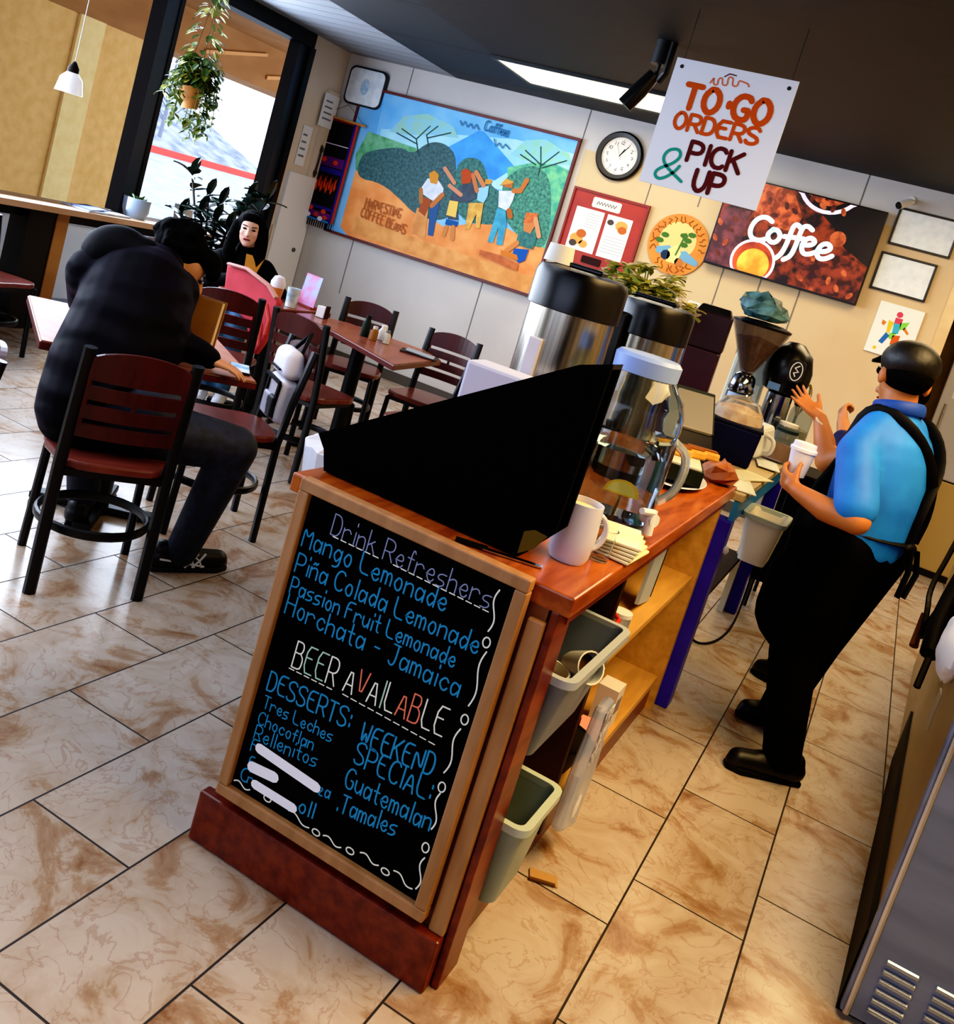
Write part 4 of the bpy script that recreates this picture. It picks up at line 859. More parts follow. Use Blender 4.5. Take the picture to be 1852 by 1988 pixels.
# backpack hung on the chair (plain white and black)
bp = thing('backpack', 'small white backpack with black patches hung on a chair back', 'backpack', (-2.295, 3.535, .505), math.atan2(-.8,-.6)+PI/2)
bwm = mat('bag_white', '#cfcbd8', .6, col2='#dcd9e2', scale=6); bbm = flat('#101014')
def soft(mb, name, m, par, bv):
    o = mb.build(name, m, par, smooth=True); md = o.modifiers.new('b','BEVEL'); md.width = bv; md.segments = 5; md.limit_method = 'NONE'; return o
soft(MB().box((0,-.085,.265),(.225,.10,.125),(.1,0,0),0,(.8,.8)), 'top_pocket', bwm, bp, .035)
soft(MB().box((0,-.08,.10),(.20,.085,.20),(.05,0,0)), 'body', bwm, bp, .028)
soft(MB().box((0,-.125,.065),(.15,.03,.10)), 'front_pocket', mat('bag_pocket','#b9b5c6',.6,col2='#1a1a20',scale=9,lo=.52,hi=.56), bp, .012)
MB().box((0,-.134,.185),(.20,.012,.014)).build('seam_strap', bbm, bp); MB().box((.0,-.138,.235),(.12,.008,.008)).build('zip', bbm, bp)
for x in (-.075,.075): MB().box((x,-.128,.13),(.022,.012,.10),(0,.15,0)).build('strap', bbm, bp)
MB().tube([(-.05,-.06,.32),(0,-.02,.40),(.05,-.06,.32)], .01, 6).build('carry_loop', bbm, bp)
# pink jacket slung over the chair
pj = thing('pink_jacket', 'coral pink jacket with pale lining draped between the woman and the table', 'jacket', (-3.22, 4.42, .36))
pk = mat('jacket_pink', '#c8404c', .7, col2='#b02f3c', scale=6, bump=.4)
JP = [(-3.573,0.949),(-3.442,0.956),(-3.252,0.91),(-3.167,0.849),(-3.165,0.73),(-3.2,0.59),(-3.234,0.512),(-3.299,0.597),(-3.358,0.685),(-3.452,0.717),(-3.544,0.765)]
o_ = MB().prism([(x+3.22, .0, z-.36) for x, z in JP], (0,.05,0)).build('shell', pk, pj, smooth=True); md = o_.modifiers.new('b','BEVEL'); md.width = .014; md.segments = 3
LP = [(-3.549,0.954),(-3.416,0.962),(-3.246,0.916),(-3.178,0.865)]
MB().tube([(x+3.22, -.01, z-.36) for x, z in LP], .013, 8, flat=(1.6,.8)).build('lining', flat('#d8a49c'), pj, smooth=True)
for q_ in ([(-3.314,0.759),(-3.237,0.692),(-3.218,0.578)], [(-3.238,0.812),(-3.195,0.735),(-3.195,0.645)]): MB().tube([(x+3.22, -.002, z-.36) for x, z in q_], .009, 6).build('fold', mat('jacket_fold','#d8564e',.7), pj, smooth=True)
# waste bin beside the counter
wb = thing('waste_bin', 'grey waste bin with a white liner and pink wrapper behind the black case', 'bin', (-1.42, 2.62, 0))
MB().lathe([(0,0),(.13,0),(.165,.72),(.15,.72),(.12,.01),(0,.01)], n=24).build('drum', mat('bin_drum','#6a7078',.5), wb, smooth=True)
random.seed(5)
mb = MB(); n = 30
r_a = [(.172+random.uniform(-.006,.01), .70) for _ in range(n)]; ring = lambda r0, z0, j: [( (r0+random.uniform(-j,j))*math.cos(2*PI*i/n), (r0+random.uniform(-j,j))*math.sin(2*PI*i/n), z0+random.uniform(-j,j)*1.5) for i in range(n)]
L1, L2, L3, L4 = ring(.170,.66,.004), ring(.178,.76,.012), ring(.12,.79,.02), ring(.05,.77,.02)
mb.add(L1+L2+L3+L4, [(k*n+i, k*n+(i+1)%n, (k+1)*n+(i+1)%n, (k+1)*n+i) for k in range(3) for i in range(n)]+[tuple(range(3*n,4*n))])
mb.build('liner', mat('liner_white','#d9dbe6',.4), wb)
pw = thing('wrapper', 'crumpled coral pink wrapper on top of the bin liner', 'wrapper', (-1.37, 2.76, .77))
mb = MB(); mb.ell((0,0,.03),(.07,.05,.04),None,7,5); mb.v = [(x*random.uniform(.7,1.3), y*random.uniform(.7,1.3), z*random.uniform(.8,1.2)) for x,y,z in mb.v]; mb.build('wrapper', flat('#dc7468'), pw)
# ------------------------------------------------------------------ plants
lg = mat('leaf_green', '#2c4a22', .4, col2='#566a24', scale=5); ly = mat('leaf_yellow', '#8f8a34', .45, col2='#5f7430', scale=6); ld = mat('leaf_dark', '#0c1712', .3, col2='#1d3328', scale=5); lp = mat('leaf_pale', '#a8b450', .45, col2='#d8d07a', scale=8)
def leaf(mb, p, d, L_, W_, mi=0, droop=.2):
    d = V(*d).normalized(); s = d.cross(V(0,0,1)); s = s.normalized() if s.length > .05 else V(1,0,0); u = s.cross(d)
    q = [(0,0),(.25,.42),(.55,.5),(.82,.3),(1,0)]; vs = []
    for t, w_ in q:
        c = V(*p)+d*L_*t-V(0,0,1)*droop*L_*t*t
        vs += [c+s*W_*w_+u*.12*W_, c, c-s*W_*w_+u*.12*W_]
    mb.add(vs, [(i*3+j, i*3+j+1, i*3+j+4, i*3+j+3) for i in range(4) for j in range(2)], mi)
# hanging basket
hp = thing('hanging_plant', 'trailing green plant in a tan pot hanging before the window', 'plant', (-4.92, 5.30, 1.74))
random.seed(21)
MB().lathe([(0,.02),(.055,.02),(.085,.17),(.075,.17),(.05,.03),(0,.03)], n=18, rot=(.12,-.1,0)).build('pot', mat('pot_tan','#b5793a',.5), hp, smooth=True)
mb = MB(); ms2 = MB()
for k in range(26):
    a = random.uniform(0,2*PI); r0 = random.uniform(.02,.07); out = random.uniform(.06,.17); up = random.uniform(.0,.22); drop = random.uniform(.05,.38)
    p = sm3([(r0*math.cos(a), r0*math.sin(a), .17),(out*.7*math.cos(a), out*.7*math.sin(a), .22+up),(out*math.cos(a), out*math.sin(a), .2+up*.5),(out*1.15*math.cos(a), out*1.15*math.sin(a), .2-drop)], 2)
    ms2.tube(p, .003, 4)
    for i in range(2, len(p), 1):
        for s in range(2):
            b = random.uniform(0,2*PI); leaf(mb, p[i], (math.cos(b),math.sin(b),random.uniform(-.5,.3)), random.uniform(.04,.075), random.uniform(.03,.05), 0 if random.random() < .6 else 1, .5)
for k in range(90):
    z = random.uniform(.3,.86); a = random.uniform(0,2*PI); r0 = .11*(1-(z-.3)/.75)
    b = a+random.uniform(-.6,.6); leaf(mb, (r0*math.cos(a), r0*math.sin(a), z), (math.cos(b),math.sin(b),random.uniform(-.6,.2)), random.uniform(.04,.08), random.uniform(.03,.05), 0 if random.random() < .35 else 1, .5)
mb.build('foliage', [lg, ly], hp); ms2.build('vines', flat('#4a5a2a'), hp)
mb = MB()
for k in range(3):
    a = k*2*PI/3; mb.tube([(.08*math.cos(a), .08*math.sin(a), .17),(0,0,.9),(0,0,.995)], .003, 4)
mb.build('hanger', flat('#5a4630'), hp)
# rubber plant
rp = thing('rubber_plant', 'tall dark rubber plant in a pot by the window behind the woman', 'plant', (-4.98, 5.95, 0))
MB().lathe([(0,0),(.14,0),(.18,.32),(.165,.32),(.13,.03),(0,.03)], n=22).build('pot', flat('#4a4038'), rp, smooth=True)
mb = MB(); ms2 = MB(); random.seed(8)
for bx_, by_, h_ in ((-.34,-.02,1.30),(-.2,.05,1.18),(-.02,.0,1.15),(.12,.08,1.12),(.26,-.04,1.25),(.36,.05,1.30),(.05,-.1,1.02),(-.1,-.1,1.05),(-.28,-.1,.98),(.2,-.12,1.0)):
    p = sm3([(0,0,.25),(bx_*.3,by_*.3,.7),(bx_,by_,h_)], 2); ms2.tube(p, .009, 5)
    for i in range(len(p)//2, len(p)):
        for s in range(2):
            b = random.uniform(0,2*PI); leaf(mb, p[i], (math.cos(b),math.sin(b),random.uniform(.1,1.0)), random.uniform(.15,.22), random.uniform(.09,.115), 0, .3)
    leaf(mb, p[-1], (.2,0,1), .2, .10)
mb.build('foliage', ld, rp); ms2.build('stems', flat('#2c241c'), rp)
# grey pot on the sill
gp = thing('potted_plant', 'grey pot with a small green plant on the window sill', 'plant', (-5.30, 5.42, .90))
MB().lathe([(0,0),(.075,0),(.095,.06),(.10,.145),(.092,.145),(.07,.02),(0,.02)], n=24).build('pot', mat('pot_grey','#8d9fb6',.4), gp, smooth=True)
MB().lathe([(0,.12),(.093,.12)], n=20).build('soil', flat('#3a2c20'), gp)
mb = MB()
for k in range(26):
    a = random.uniform(0,2*PI); leaf(mb, (.03*math.cos(a),.03*math.sin(a),.12), (math.cos(a),math.sin(a),random.uniform(.6,1.8)), random.uniform(.06,.11), .02, 0, .3)
mb.build('foliage', lg, gp)
# pendant lamp
pl = thing('pendant_lamp', 'small white glass pendant lamp on a thin cord at the window', 'lamp', (-4.60, 4.01, 1.61))
MB().lathe([(.075,0),(.06,.08),(.03,.115),(.028,.112),(.056,.078),(.07,.0)], n=22).build('lamp_shade', mat('shade_white','#dfe2ea',.3,emit=.3), pl, smooth=True)
MB().lathe([(.032,.105),(.03,.14),(.012,.17),(0,.18)], n=14).build('socket', flat('#1a120c'), pl, smooth=True)
MB().tube([(0,0,.17),(0,0,1.13)], .0025, 5).build('cord', flat('#c8ccd4'), pl)
# flowers behind the urns
fl = thing('flower_bouquet', 'yellow-green artificial flowers in a dark teal vase behind the second urn', 'flowers', (-1.07, 3.98, .886))
MB().lathe([(0,0),(.05,0),(.065,.15),(.055,.32),(.038,.44),(.048,.49),(.040,.49),(.03,.44),(0,.42)], n=18).build('vase', flat('#14363e'), fl, smooth=True)
mb = MB(); ms2 = MB(); random.seed(31)
for k in range(60):
    a = random.uniform(0,2*PI); e = random.uniform(.15,1.35); r0 = random.uniform(.10,.27)
    d = V(math.cos(a)*math.sin(e)*1.0, math.sin(a)*math.sin(e)*.8, math.cos(e)*.8); q = V(-.0,0,.52)+d*r0
    ms2.tube([(0,0,.46), V(0,0,.50)+d*r0*.5, q], .003, 4)
    for s in range(8):
        b = random.uniform(0,2*PI); leaf(mb, q, (math.cos(b),math.sin(b),random.uniform(-.3,.9)), random.uniform(.04,.075), random.uniform(.03,.05), 0 if random.random() < .65 else (1 if random.random() < .45 else 2), .3)
mb.build('foliage', [lp, ly, flat('#d8cfa8')], fl); ms2.build('stems', flat('#4f6a2c'), fl)

# ------------------------------------------------------------------ blue table after the wooden counter
blue = mat('paint_blue', '#2a1cb0', .4, col2='#3424c8', scale=6); bluel = mat('paint_blue_light', '#2d7fc0', .45); tt = mat('table_cream', '#cdbb94', .4, col2='#bfa878', scale=6)
bt = thing('blue_table', 'deep blue painted work table with a cream top following the wooden counter', 'table', (-.78, 4.48, 0))
def inT(mb): mb.v = [(x+.78, y-4.48, z) for x, y, z in mb.v]; return mb
inT(MB().bx(-1.12, -.40, 3.70, 5.28, .855, .885)).build('tabletop', tt, bt, bev=.004)
inT(MB().bx(-.43, -.41, 3.70, 5.28, .775, .853)).build('apron', bluel, bt)
for x, y in ((-.455,3.715),(-.455,5.235),(-1.08,3.715),(-1.08,5.235)): inT(MB().bx(x-.045, x+.045, y-.045, y+.045, 0, .775)).build('leg', blue, bt, bev=.004)
inT(MB().bx(-1.06,-.47,3.76,5.19,.30,.325)).build('lower_shelf', flat('#1b1b22'), bt)
inT(MB().bx(-.50,-.47,5.145,5.19,.0,.775)).build('side_strip', flat('#d9d4c2'), bt)
# hung white bin
tote('scrap_bin', 'small cream plastic bin hung on the side of the blue table', -.405, -.24, 3.88, 4.14, .60, .79, flat('#ece8d8'), .03)
kb = thing('hook_knob', 'white round knob on the first blue table leg', 'knob', (-.409, 3.715, .66)); MB().lathe([(0,0),(.014,0),(.018,.012),(0,.02)], n=12, rot=(0,PI/2,0)).build('knob', flat('#dcdce6'), kb)
for nm, lb, x, y, z, d in (('black_crate','black plastic crate on the lower shelf of the blue table',-.62,4.15,.326,(.26,.4,.24)),('black_bag','black bag standing on the floor under the blue table',-.68,4.40,.0,(.2,.3,.24))):
    t = thing(nm, lb, 'bag' if 'bag' in nm else 'crate', (x,y,z)); MB().box((0,0,d[2]/2), d, None, 0, (.85,.85)).build('body', flat('#0a0a0d'), t, bev=.015)
    MB().tube([(-.05,0,d[2]),(0,0,d[2]+.035),(.05,0,d[2])], .006, 6).build('handle', flat('#1a1a20'), t)
wc = thing('power_cord', 'thin black cord looping on the floor below the blue table', 'cord', (0,0,0))
MB().tube(sm3([(-.40,5.19,.3),(-.39,5.15,.12),(-.38,4.95,.01),(-.40,4.65,.008),(-.46,4.5,.008),(-.52,4.55,.008)]), .006, 6).build('cord', flat('#15110f'), wc)
# black wire trolley beyond the blue table
mt_ = thing('wire_trolley', 'black wire rack trolley with clipped items behind the standing man', 'rack', (-.22, 5.62, 0))
MB().bx(-.2,.24,-.2,.2,.16,.80).build('shell', flat('#08080a'), mt_, bev=.01)
mb = MB()
for k in range(5): mb.tube([(-.16+.08*k,-.206,.22),(-.16+.08*k,-.206,.7)], .003, 4)
mb.tube([(-.2,-.206,.3),(.24,-.206,.3)], .003, 4); mb.build('wire_front', flat('#2c3236'), mt_)
for x,y in ((-.18,-.18),(.22,-.18),(-.18,.18),(.22,.18)): MB().tube([(x,y,0),(x,y,.17)], .012, 6).build('leg', blk, mt_)
# ------------------------------------------------------------------ things on the wooden counter
stl = mat('brushed_steel', '#b9b2a4', .22, metal=1, col2='#8f8a80', scale=3, stretch=(30,30,.3)); pbk = mat('plastic_black', '#08080c', .3)
def urn(label, x, y, r, h):
    t = thing('coffee_urn', label, 'coffee urn', (x, y, .916), 0, 'coffee urns on the counter')
    MB().lathe([(0,0),(r*1.0,0),(r*1.0,.03),(0,.03)], n=40).build('base', pbk, t, smooth=True)
    MB().lathe([(r*.97,.03),(r*.97,h-.115)], n=48).build('body', stl, t, smooth=True)
    MB().lathe([(r*.97,h-.115),(r*1.04,h-.112),(r*1.04,h-.02),(r*.98,h),(r*.7,h+.008),(0,h+.008)], n=48).build('lid', pbk, t, smooth=True)
    MB().bx(-.09,.06,-.03,.03,h+.008,h+.022).build('latch', pbk, t, bev=.005)
    MB().bx(-r*.4,-r*.1,-r*1.07,-r*.93,.08,h-.2).build('sight_glass', mat('sight_white','#d0cdd8',.2), t, bev=.004)
    fc = MB(); fc.bx(-.03,.03,-r-.05,-r*.9,.06,.12); fc.tube([(0,-r-.04,.12),(0,-r-.05,.17)], .012, 8); fc.build('tap', pbk, t, bev=.006)
    return t
urn('tall steel coffee urn with a black lid, the nearer and taller one', -.895, 2.62, .130, .595)
u2 = urn('steel coffee urn with a black lid and dark column, the farther one', -.812, 3.22, .122, .562)
MB().box((-.085,-.105,.30),(.055,.05,.42)).build('handle_column', pbk, u2, bev=.008)
cp = thing('paper_cup', 'upturned white paper cup on the lid of the nearer urn', 'cup', (-.975, 2.60, 1.521)); MB().lathe([(0,0),(.042,0),(.036,.05),(0,.052)], n=20).build('cup', flat('#dcdcd8'), cp, smooth=True)
tb_ = thing('teal_canister', 'dark teal canister with a pale label between the two urns', 'canister', (-1.0, 3.02, .916)); MB().lathe([(0,0),(.07,0),(.07,.34),(.06,.38),(0,.39)], n=24).build('can', mat('teal_dark','#123a48',.35,col2='#1f5464',scale=8), tb_, smooth=True); MB().bx(-.03,.03,-.073,-.069,.2,.28).build('label_patch', flat('#c9d4d6'), tb_)
wb2 = thing('white_tray', 'pale lilac tray edge beside the nearer urn', 'tray', (-.93, 2.36, .916)); MB().bx(-.10,.14,-.05,.06,0,.30).build('tray', flat('#c6c8de'), wb2, bev=.01)
# drinks jar
gj = thing('drinks_dispenser', 'large clear ribbed water jar with a pale blue lid and white tap on the counter', 'drinks dispenser', (-.612, 2.50, .916))
glass = mat('jar_glass', '#dce8f0', .02, trans=1, ior=1.3)
pr = [(.0,.0),(.128,.0),(.137,.02),(.133,.05),(.138,.07),(.134,.1),(.138,.13),(.139,.24),(.134,.26),(.138,.28),(.134,.31),(.122,.35),(.092,.385),(.082,.40)]
MB().lathe(pr+[(.078,.40),(.088,.383),(.118,.347),(.130,.308),(.133,.24),(.132,.13),(.124,.02),(0,.014)], n=48).build('jar', glass, gj, smooth=True)
MB().lathe([(0,.0145),(.123,.021),(.1315,.13),(.1315,.2),(0,.2)], n=40).build('water', mat('water', '#e8f2f6', 0, trans=1, ior=1.33), gj, smooth=True)
MB().lathe([(.078,.395),(.088,.395),(.090,.435),(.08,.445),(0,.448)], n=36).build('lid', mat('lid_blue','#8aa4de',.35), gj, smooth=True)
MB().lathe([(0,-.0),(.142,-.0),(.142,.012),(.129,.014)], n=36).build('base_ring', mat('jar_base','#cfd4d8',.2,trans=.6), gj, smooth=True)
tp = MB(); tp.tube([(.12,-.04,.05),(.16,-.06,.05)], .018, 12); tp.tube([(.145,-.058,.075),(.15,-.06,.01)], .014, 10); tp.tube([(.15,-.06,.07),(.13,-.11,.075)], .009, 8); tp.build('tap', flat('#d8deea'), gj, smooth=True)
MB().tube(sm3([(.12,.03,.25),(.172,.045,.22),(.168,.04,.12),(.13,.03,.08)]), .012, 8).build('handle', mat('jar_handle','#dfe8ee',.05,trans=.7,ior=1.3), gj, smooth=True)
ls = thing('lemon_slice', 'half slice of lemon floating low in the water jar', 'lemon', (-.555, 2.415, 1.005), .2)
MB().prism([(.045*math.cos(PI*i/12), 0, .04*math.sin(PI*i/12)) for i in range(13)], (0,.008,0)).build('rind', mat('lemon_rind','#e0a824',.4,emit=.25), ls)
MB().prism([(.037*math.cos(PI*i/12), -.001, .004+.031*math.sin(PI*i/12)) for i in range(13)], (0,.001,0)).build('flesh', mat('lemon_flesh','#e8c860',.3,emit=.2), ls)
MB().tube([(0,.0,0),(-.005,0,-.07)], .004, 6).build('stalk', mat('clove_brown','#9a6a2c',.4), ls)
mg = thing('white_mug', 'tall white mug of creamy coffee at the near edge of the counter', 'mug', (-.532, 2.015, .916), .75)
mw = mat('mug_lilac', '#d3d5ec', .2)
MB().lathe([(0,0),(.040,0),(.047,.015),(.050,.06),(.046,.135),(.042,.135),(.045,.06),(.041,.012),(0,.008)], n=32).build('cup', mw, mg, smooth=True)
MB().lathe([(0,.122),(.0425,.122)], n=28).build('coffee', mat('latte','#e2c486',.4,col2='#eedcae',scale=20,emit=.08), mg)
MB().tube([(.045+.030*math.sin(a), 0, .07+.04*math.cos(a)) for a in [PI*i/10 for i in range(11)]], .006, 8).build('handle', mw, mg, smooth=True)
gg = thing('shot_glass', 'small clear glass beside the white mug', 'glass', (-.482, 2.10, .916)); MB().lathe([(0,0),(.02,0),(.026,.075),(.023,.075),(.018,.008),(0,.008)], n=20).build('glass', mat('clear_glass','#eef2f4',.03,trans=1,ior=1.2), gg, smooth=True)
nk = thing('napkin_pile', 'pile of cream paper napkins at the counter edge behind the mug', 'napkins', (-.475, 2.225, .916), .12)
for k in range(5): MB().box((0,.0,.005+.009*k),(.11-.004*k,.17,.007),(0,0,.08*(k-2))).build('napkin', mat('napkin_cream','#e3d9a4',.6,col2='#efe8c6',scale=9), nk, bev=.002)
kn = thing('butter_knife', 'silver knife lying at the near counter edge left of the mug', 'knife', (-.60, 1.86, .917), .35); MB().box((0,0,.002),(.13,.016,.003)).build('blade', mat('steel_bright','#c8ccd2',.2,metal=1), kn); MB().box((-.09,0,.004),(.07,.014,.007)).build('handle', blk, kn)
yp = thing('yellow_peel', 'dull yellow paper scraps tucked at the foot of the black case', 'paper', (-.595, 1.865, .93), .3)
mb = MB(); mb.poly([(0,0,.0),(.0,.0,.05),(.02,0,.06),(.05,0,.055),(.03,0,.02)]); mb.build('scraps', flat('#5c5222'), yp)
pt = thing('toast_plate', 'white oval plate on the counter holding a dark box and toasted bread fingers', 'plate', (-.585, 3.30, .916))
MB().lathe([(0,0),(.06,0),(.12,.018),(.117,.021),(.06,.005),(0,.005)], n=32, sx=.8, sy=1.6).build('plate', flat('#c9cfe0'), pt, smooth=True)
bx_ = thing('snack_box', 'dark green box with pale trim on the white oval plate', 'box', (-.60, 3.32, .935), .25); MB().box((0,0,.03),(.16,.24,.055)).build('carton', flat('#1c2422'), bx_, bev=.003); MB().box((0,0,.06),(.14,.22,.006)).build('trim', flat('#d6d2c8'), bx_)
for k, (dx, dy, lb) in enumerate(((-.035,-.075,'front'),(.0,-.01,'middle'),(.035,.055,'back'))):
    t = thing('toast_finger', 'golden toasted bread finger, %s one on the dark green box' % lb, 'toast', (-.60+dx, 3.42+dy, .998), .5, 'toast on the box')
    MB().box((0,0,.016),(.13,.04,.03)).build('crumb', mat('toast_gold','#c98a2c',.6,col2='#e0aa50',scale=14), t, bev=.008); MB().box((0,0,.034),(.11,.026,.006)).build('crust', flat('#8a4c14'), t, bev=.003)
bg_ = thing('paper_bag', 'small crumpled brown paper bag at the far end of the wooden counter', 'bag', (-.50, 3.60, .916), .3)
mb = MB(); mb.ell((0,0,.035),(.07,.09,.045),None,9,6); random.seed(2); mb.v = [(x*random.uniform(.75,1.25), y*random.uniform(.75,1.25), max(0,z*random.uniform(.8,1.2))) for x,y,z in mb.v]; mb.build('bag', mat('kraft','#a8673a',.7,col2='#7c3a1c',scale=10), bg_)
# shelves of the counter
def small(name, label, cat, loc, parts, rz=0, group=None):
    t = thing(name, label, cat, loc, rz, group)
    for nm, mb, m in parts: mb.build(nm, m, t, smooth=True)
small('black_pot','black pot on the counter\'s middle shelf','pot',(-.66,2.66,.546),[('pot',MB().lathe([(0,0),(.08,0),(.085,.11),(.078,.11),(.074,.01),(0,.01)],n=26),flat('#0b0a0a')),('handle',MB().tube([(.08,0,.09),(.13,-.06,.1)],.009,8),flat('#0b0a0a'))])
small('red_handled_scoop','red plastic scoop on the middle shelf before the black pot','scoop',(-.515,2.50,.546),[('bowl',MB().lathe([(0,0),(.03,.0),(.034,.05),(.03,.05),(.026,.006),(0,.006)],n=16),flat('#b5221c')),('handle',MB().tube([(.02,.0,.04),(.03,.08,.09),(.0,.1,.1)],.007,8),flat('#c83028'))])
small('tin_can','small white and grey tin on the middle shelf','tin',(-.50,2.66,.546),[('tin',MB().lathe([(0,0),(.032,0),(.032,.08),(0,.08)],n=18),mat('tin_label','#b9bcc0',.4,col2='#4c5660',scale=14)),('lid',MB().lathe([(.033,.078),(.033,.09),(0,.09)],n=18),flat('#d6d8da'))])
small('clipboard_roll','grey plastic sheet standing on the middle shelf against the end panel','sheet',(-.52,3.05,.556),[('sheet',MB().box((0,0,.14),(.012,.16,.27),(-.15,0,0)),flat('#a7aeb8')),('edge',MB().box((.0,.09,.14),(.014,.012,.27),(-.15,0,0)),flat('#15161a'))])
small('black_kettle','black kettle on the middle shelf','kettle',(-.68,2.92,.546),[('body',MB().lathe([(0,0),(.08,0),(.085,.1),(.05,.17),(0,.18)],n=22),flat('#0c0c10')),('handle',MB().tube([(-.05,0,.16),(0,0,.23),(.05,0,.16)],.008,8),flat('#0c0c10'))])
small('brown_bowl','dark brown bowl low on the bottom shelf','bowl',(-.55,2.62,.136),[('bowl',MB().lathe([(0,0),(.05,0),(.10,.10),(.094,.10),(.045,.012),(0,.012)],n=26),flat('#2e1c10')),('rim',MB().lathe([(.098,.098),(.104,.10),(.098,.106),(.092,.10)],n=26),flat('#15100c'))])
small('pink_cloth','folded pink cloth on the bottom shelf','cloth',(-.52,2.84,.136),[('cloth',MB().box((0,0,.02),(.09,.18,.035),(0,0,.1)),mat('cloth_pink','#d98a80',.8)),('fold',MB().box((.01,.0,.045),(.07,.15,.012),(0,0,.2)),flat('#e09c90'))])
small('white_carton','little white carton with a grey mark on the bottom shelf','carton',(-.52,3.02,.136),[('carton',MB().box((0,0,.07),(.07,.09,.14)),flat('#d8d0cc')),('mark',MB().box((.036,0,.08),(.002,.05,.05)),flat('#8a7c80'))])
pbg = thing('plastic_bag', 'clear plastic bag of patterned napkins hanging at the shelf divider', 'bag', (-.448, 2.44, .07), .05)
bgm = mat('bag_film','#aab4d4',.2,col2='#cfd4e8',scale=5,alpha=.6)
MB().prism([(.0,-.09,.05),(.01,.06,.0),(.01,.13,.16),(.0,.13,.36),(.0,.02,.37),(.0,-.06,.2)], (.035,0,0)).build('film', bgm, pbg, bev=.015)
MB().prism([(.036,-.02,.22),(.036,.12,.20),(.036,.12,.35),(.036,.02,.36)], (.003,0,0)).build('napkins', mat('napkin_pattern','#8d8a98',.7,col2='#d4d2de',scale=60,lo=.48,hi=.52), pbg)
MB().ell((.036,.02,.08),(.006,.045,.05)).build('white_pack', flat('#dcdee8'), pbg, smooth=True)
wp = thing('sugar_packet', 'torn brown sugar packet lying on the floor beside the counter', 'packet', (-.41, 2.33, .0), .4); MB().box((0,0,.003),(.075,.045,.004),(.0,.03,0)).build('paper', flat('#b08a58'), wp); MB().box((-.005,-.02,.006),(.07,.010,.003)).build('torn_edge', flat('#5c3a1c'), wp)
# ------------------------------------------------------------------ things on the blue table
ZT = .886
ps = thing('order_tablet', 'tablet till with a slanted pale screen on a black stand', 'till', (-.74, 4.12, ZT), .5)
MB().box((0,0,.07),(.20,.22,.14),None,0,(.7,.6)).build('stand', pbk, ps, bev=.008); MB().box((-.02,-.02,.19),(.16,.02,.19),(-.75,0,0)).build('screen', mat('till_grey','#8f8a80',.35), ps, bev=.004); MB().box((-.02,-.008,.195),(.18,.016,.21),(-.75,0,0)).build('casing', flat('#2b3438'), ps, bev=.004)
nv = thing('navy_crock', 'dark navy square crock on the blue table', 'container', (-.62, 4.42, ZT), .15); MB().box((0,0,.085),(.22,.26,.17),None,0,(1.1,1.1)).build('tub', flat('#0c1238'), nv, bev=.012); MB().bx(-.125,.125,-.145,.145,.165,.18).build('rim', flat('#0a0f2c'), nv, bev=.005)
dm = thing('cake_dome', 'clear dome over pastries on the navy crock', 'dome', (-.62, 4.42, ZT+.181)); MB().lathe([(.115,0),(.115,.03),(.08,.09),(0,.115)], n=30).build('dome', mat('dome_glass','#e6e2dc',.05,trans=.85,ior=1.15), dm, smooth=True); MB().lathe([(0,.0),(.10,.0),(.09,.04),(.04,.06),(0,.06)], n=12).build('pastries', mat('pastry','#b58a58',.7,col2='#d9c3a0',scale=18), dm)
pa = [('receipt_paper','long white receipt sheet at the near corner of the blue table',-.50,3.88,.25,(.20,.30)),('receipt_paper','cream order sheet overlapping the receipt on the blue table',-.47,4.12,-.35,(.13,.26)),('receipt_paper','white printed sheet curling beside the navy crock',-.45,4.62,.2,(.10,.24)),('receipt_paper','mauve tinted receipt farthest along the blue table edge',-.46,4.92,-.1,(.10,.18))]
for k, (nm, lb, x, y, rz, (w__, l__)) in enumerate(pa):
    t = thing(nm, lb, 'paper', (x,y,ZT+.001+.003*k), rz); MB().box((0,0,.002),(w__,l__,.003)).build('sheet', flat(['#e6e0c2','#e2d8ae','#d9dcdc','#b39aa0'][k]), t)
    mb = MB()
    for j in range(5): mb.bx(-w__*.35, w__*(.1+.05*j), -l__*.35+j*l__*.16, -l__*.34+j*l__*.16, .0036, .004)
    mb.build('print', flat('#a8a69a'), t)
pc_ = thing('white_pitcher', 'white square measuring pitcher lying towards the man on the blue table', 'pitcher', (-.56, 4.70, ZT+.022), -.4); MB().box((0,0,.075),(.15,.17,.14),(.25,0,0),0,(.85,.9)).build('pitcher', flat('#d3d6d6'), pc_, bev=.02); MB().tube(sm3([(.07,-.02,.11),(.13,-.03,.1),(.12,-.02,.03),(.07,0,.03)]), .01, 8).build('handle', flat('#d3d6d6'), pc_, smooth=True)
gr = thing('coffee_grinder', 'chrome coffee grinder with a brown-tinted bean hopper', 'coffee grinder', (-.735, 5.02, ZT))
crm = mat('chrome', '#aeb6c2', .12, metal=1)
MB().box((0,0,.13),(.14,.16,.26),None,0,(.8,.8)).build('body', crm, gr, bev=.012); MB().lathe([(.06,.25),(.07,.27),(.055,.34),(.03,.36)], n=24).build('collar', crm, gr, smooth=True)
MB().lathe([(.025,.35),(.04,.37),(.14,.58),(.146,.60),(.14,.60),(.035,.375)], n=30).build('hopper', mat('hopper_smoke','#6a5a54',.1,alpha=.55), gr, smooth=True); MB().lathe([(0,.36),(.034,.375),(.11,.53),(0,.55)], n=20).build('beans', mat('beans','#2c160c',.6,col2='#57301a',scale=60,bump=.6), gr); MB().lathe([(.148,.598),(.15,.61),(.1,.625),(0,.63)], n=28).build('hopper_lid', pbk, gr, smooth=True)
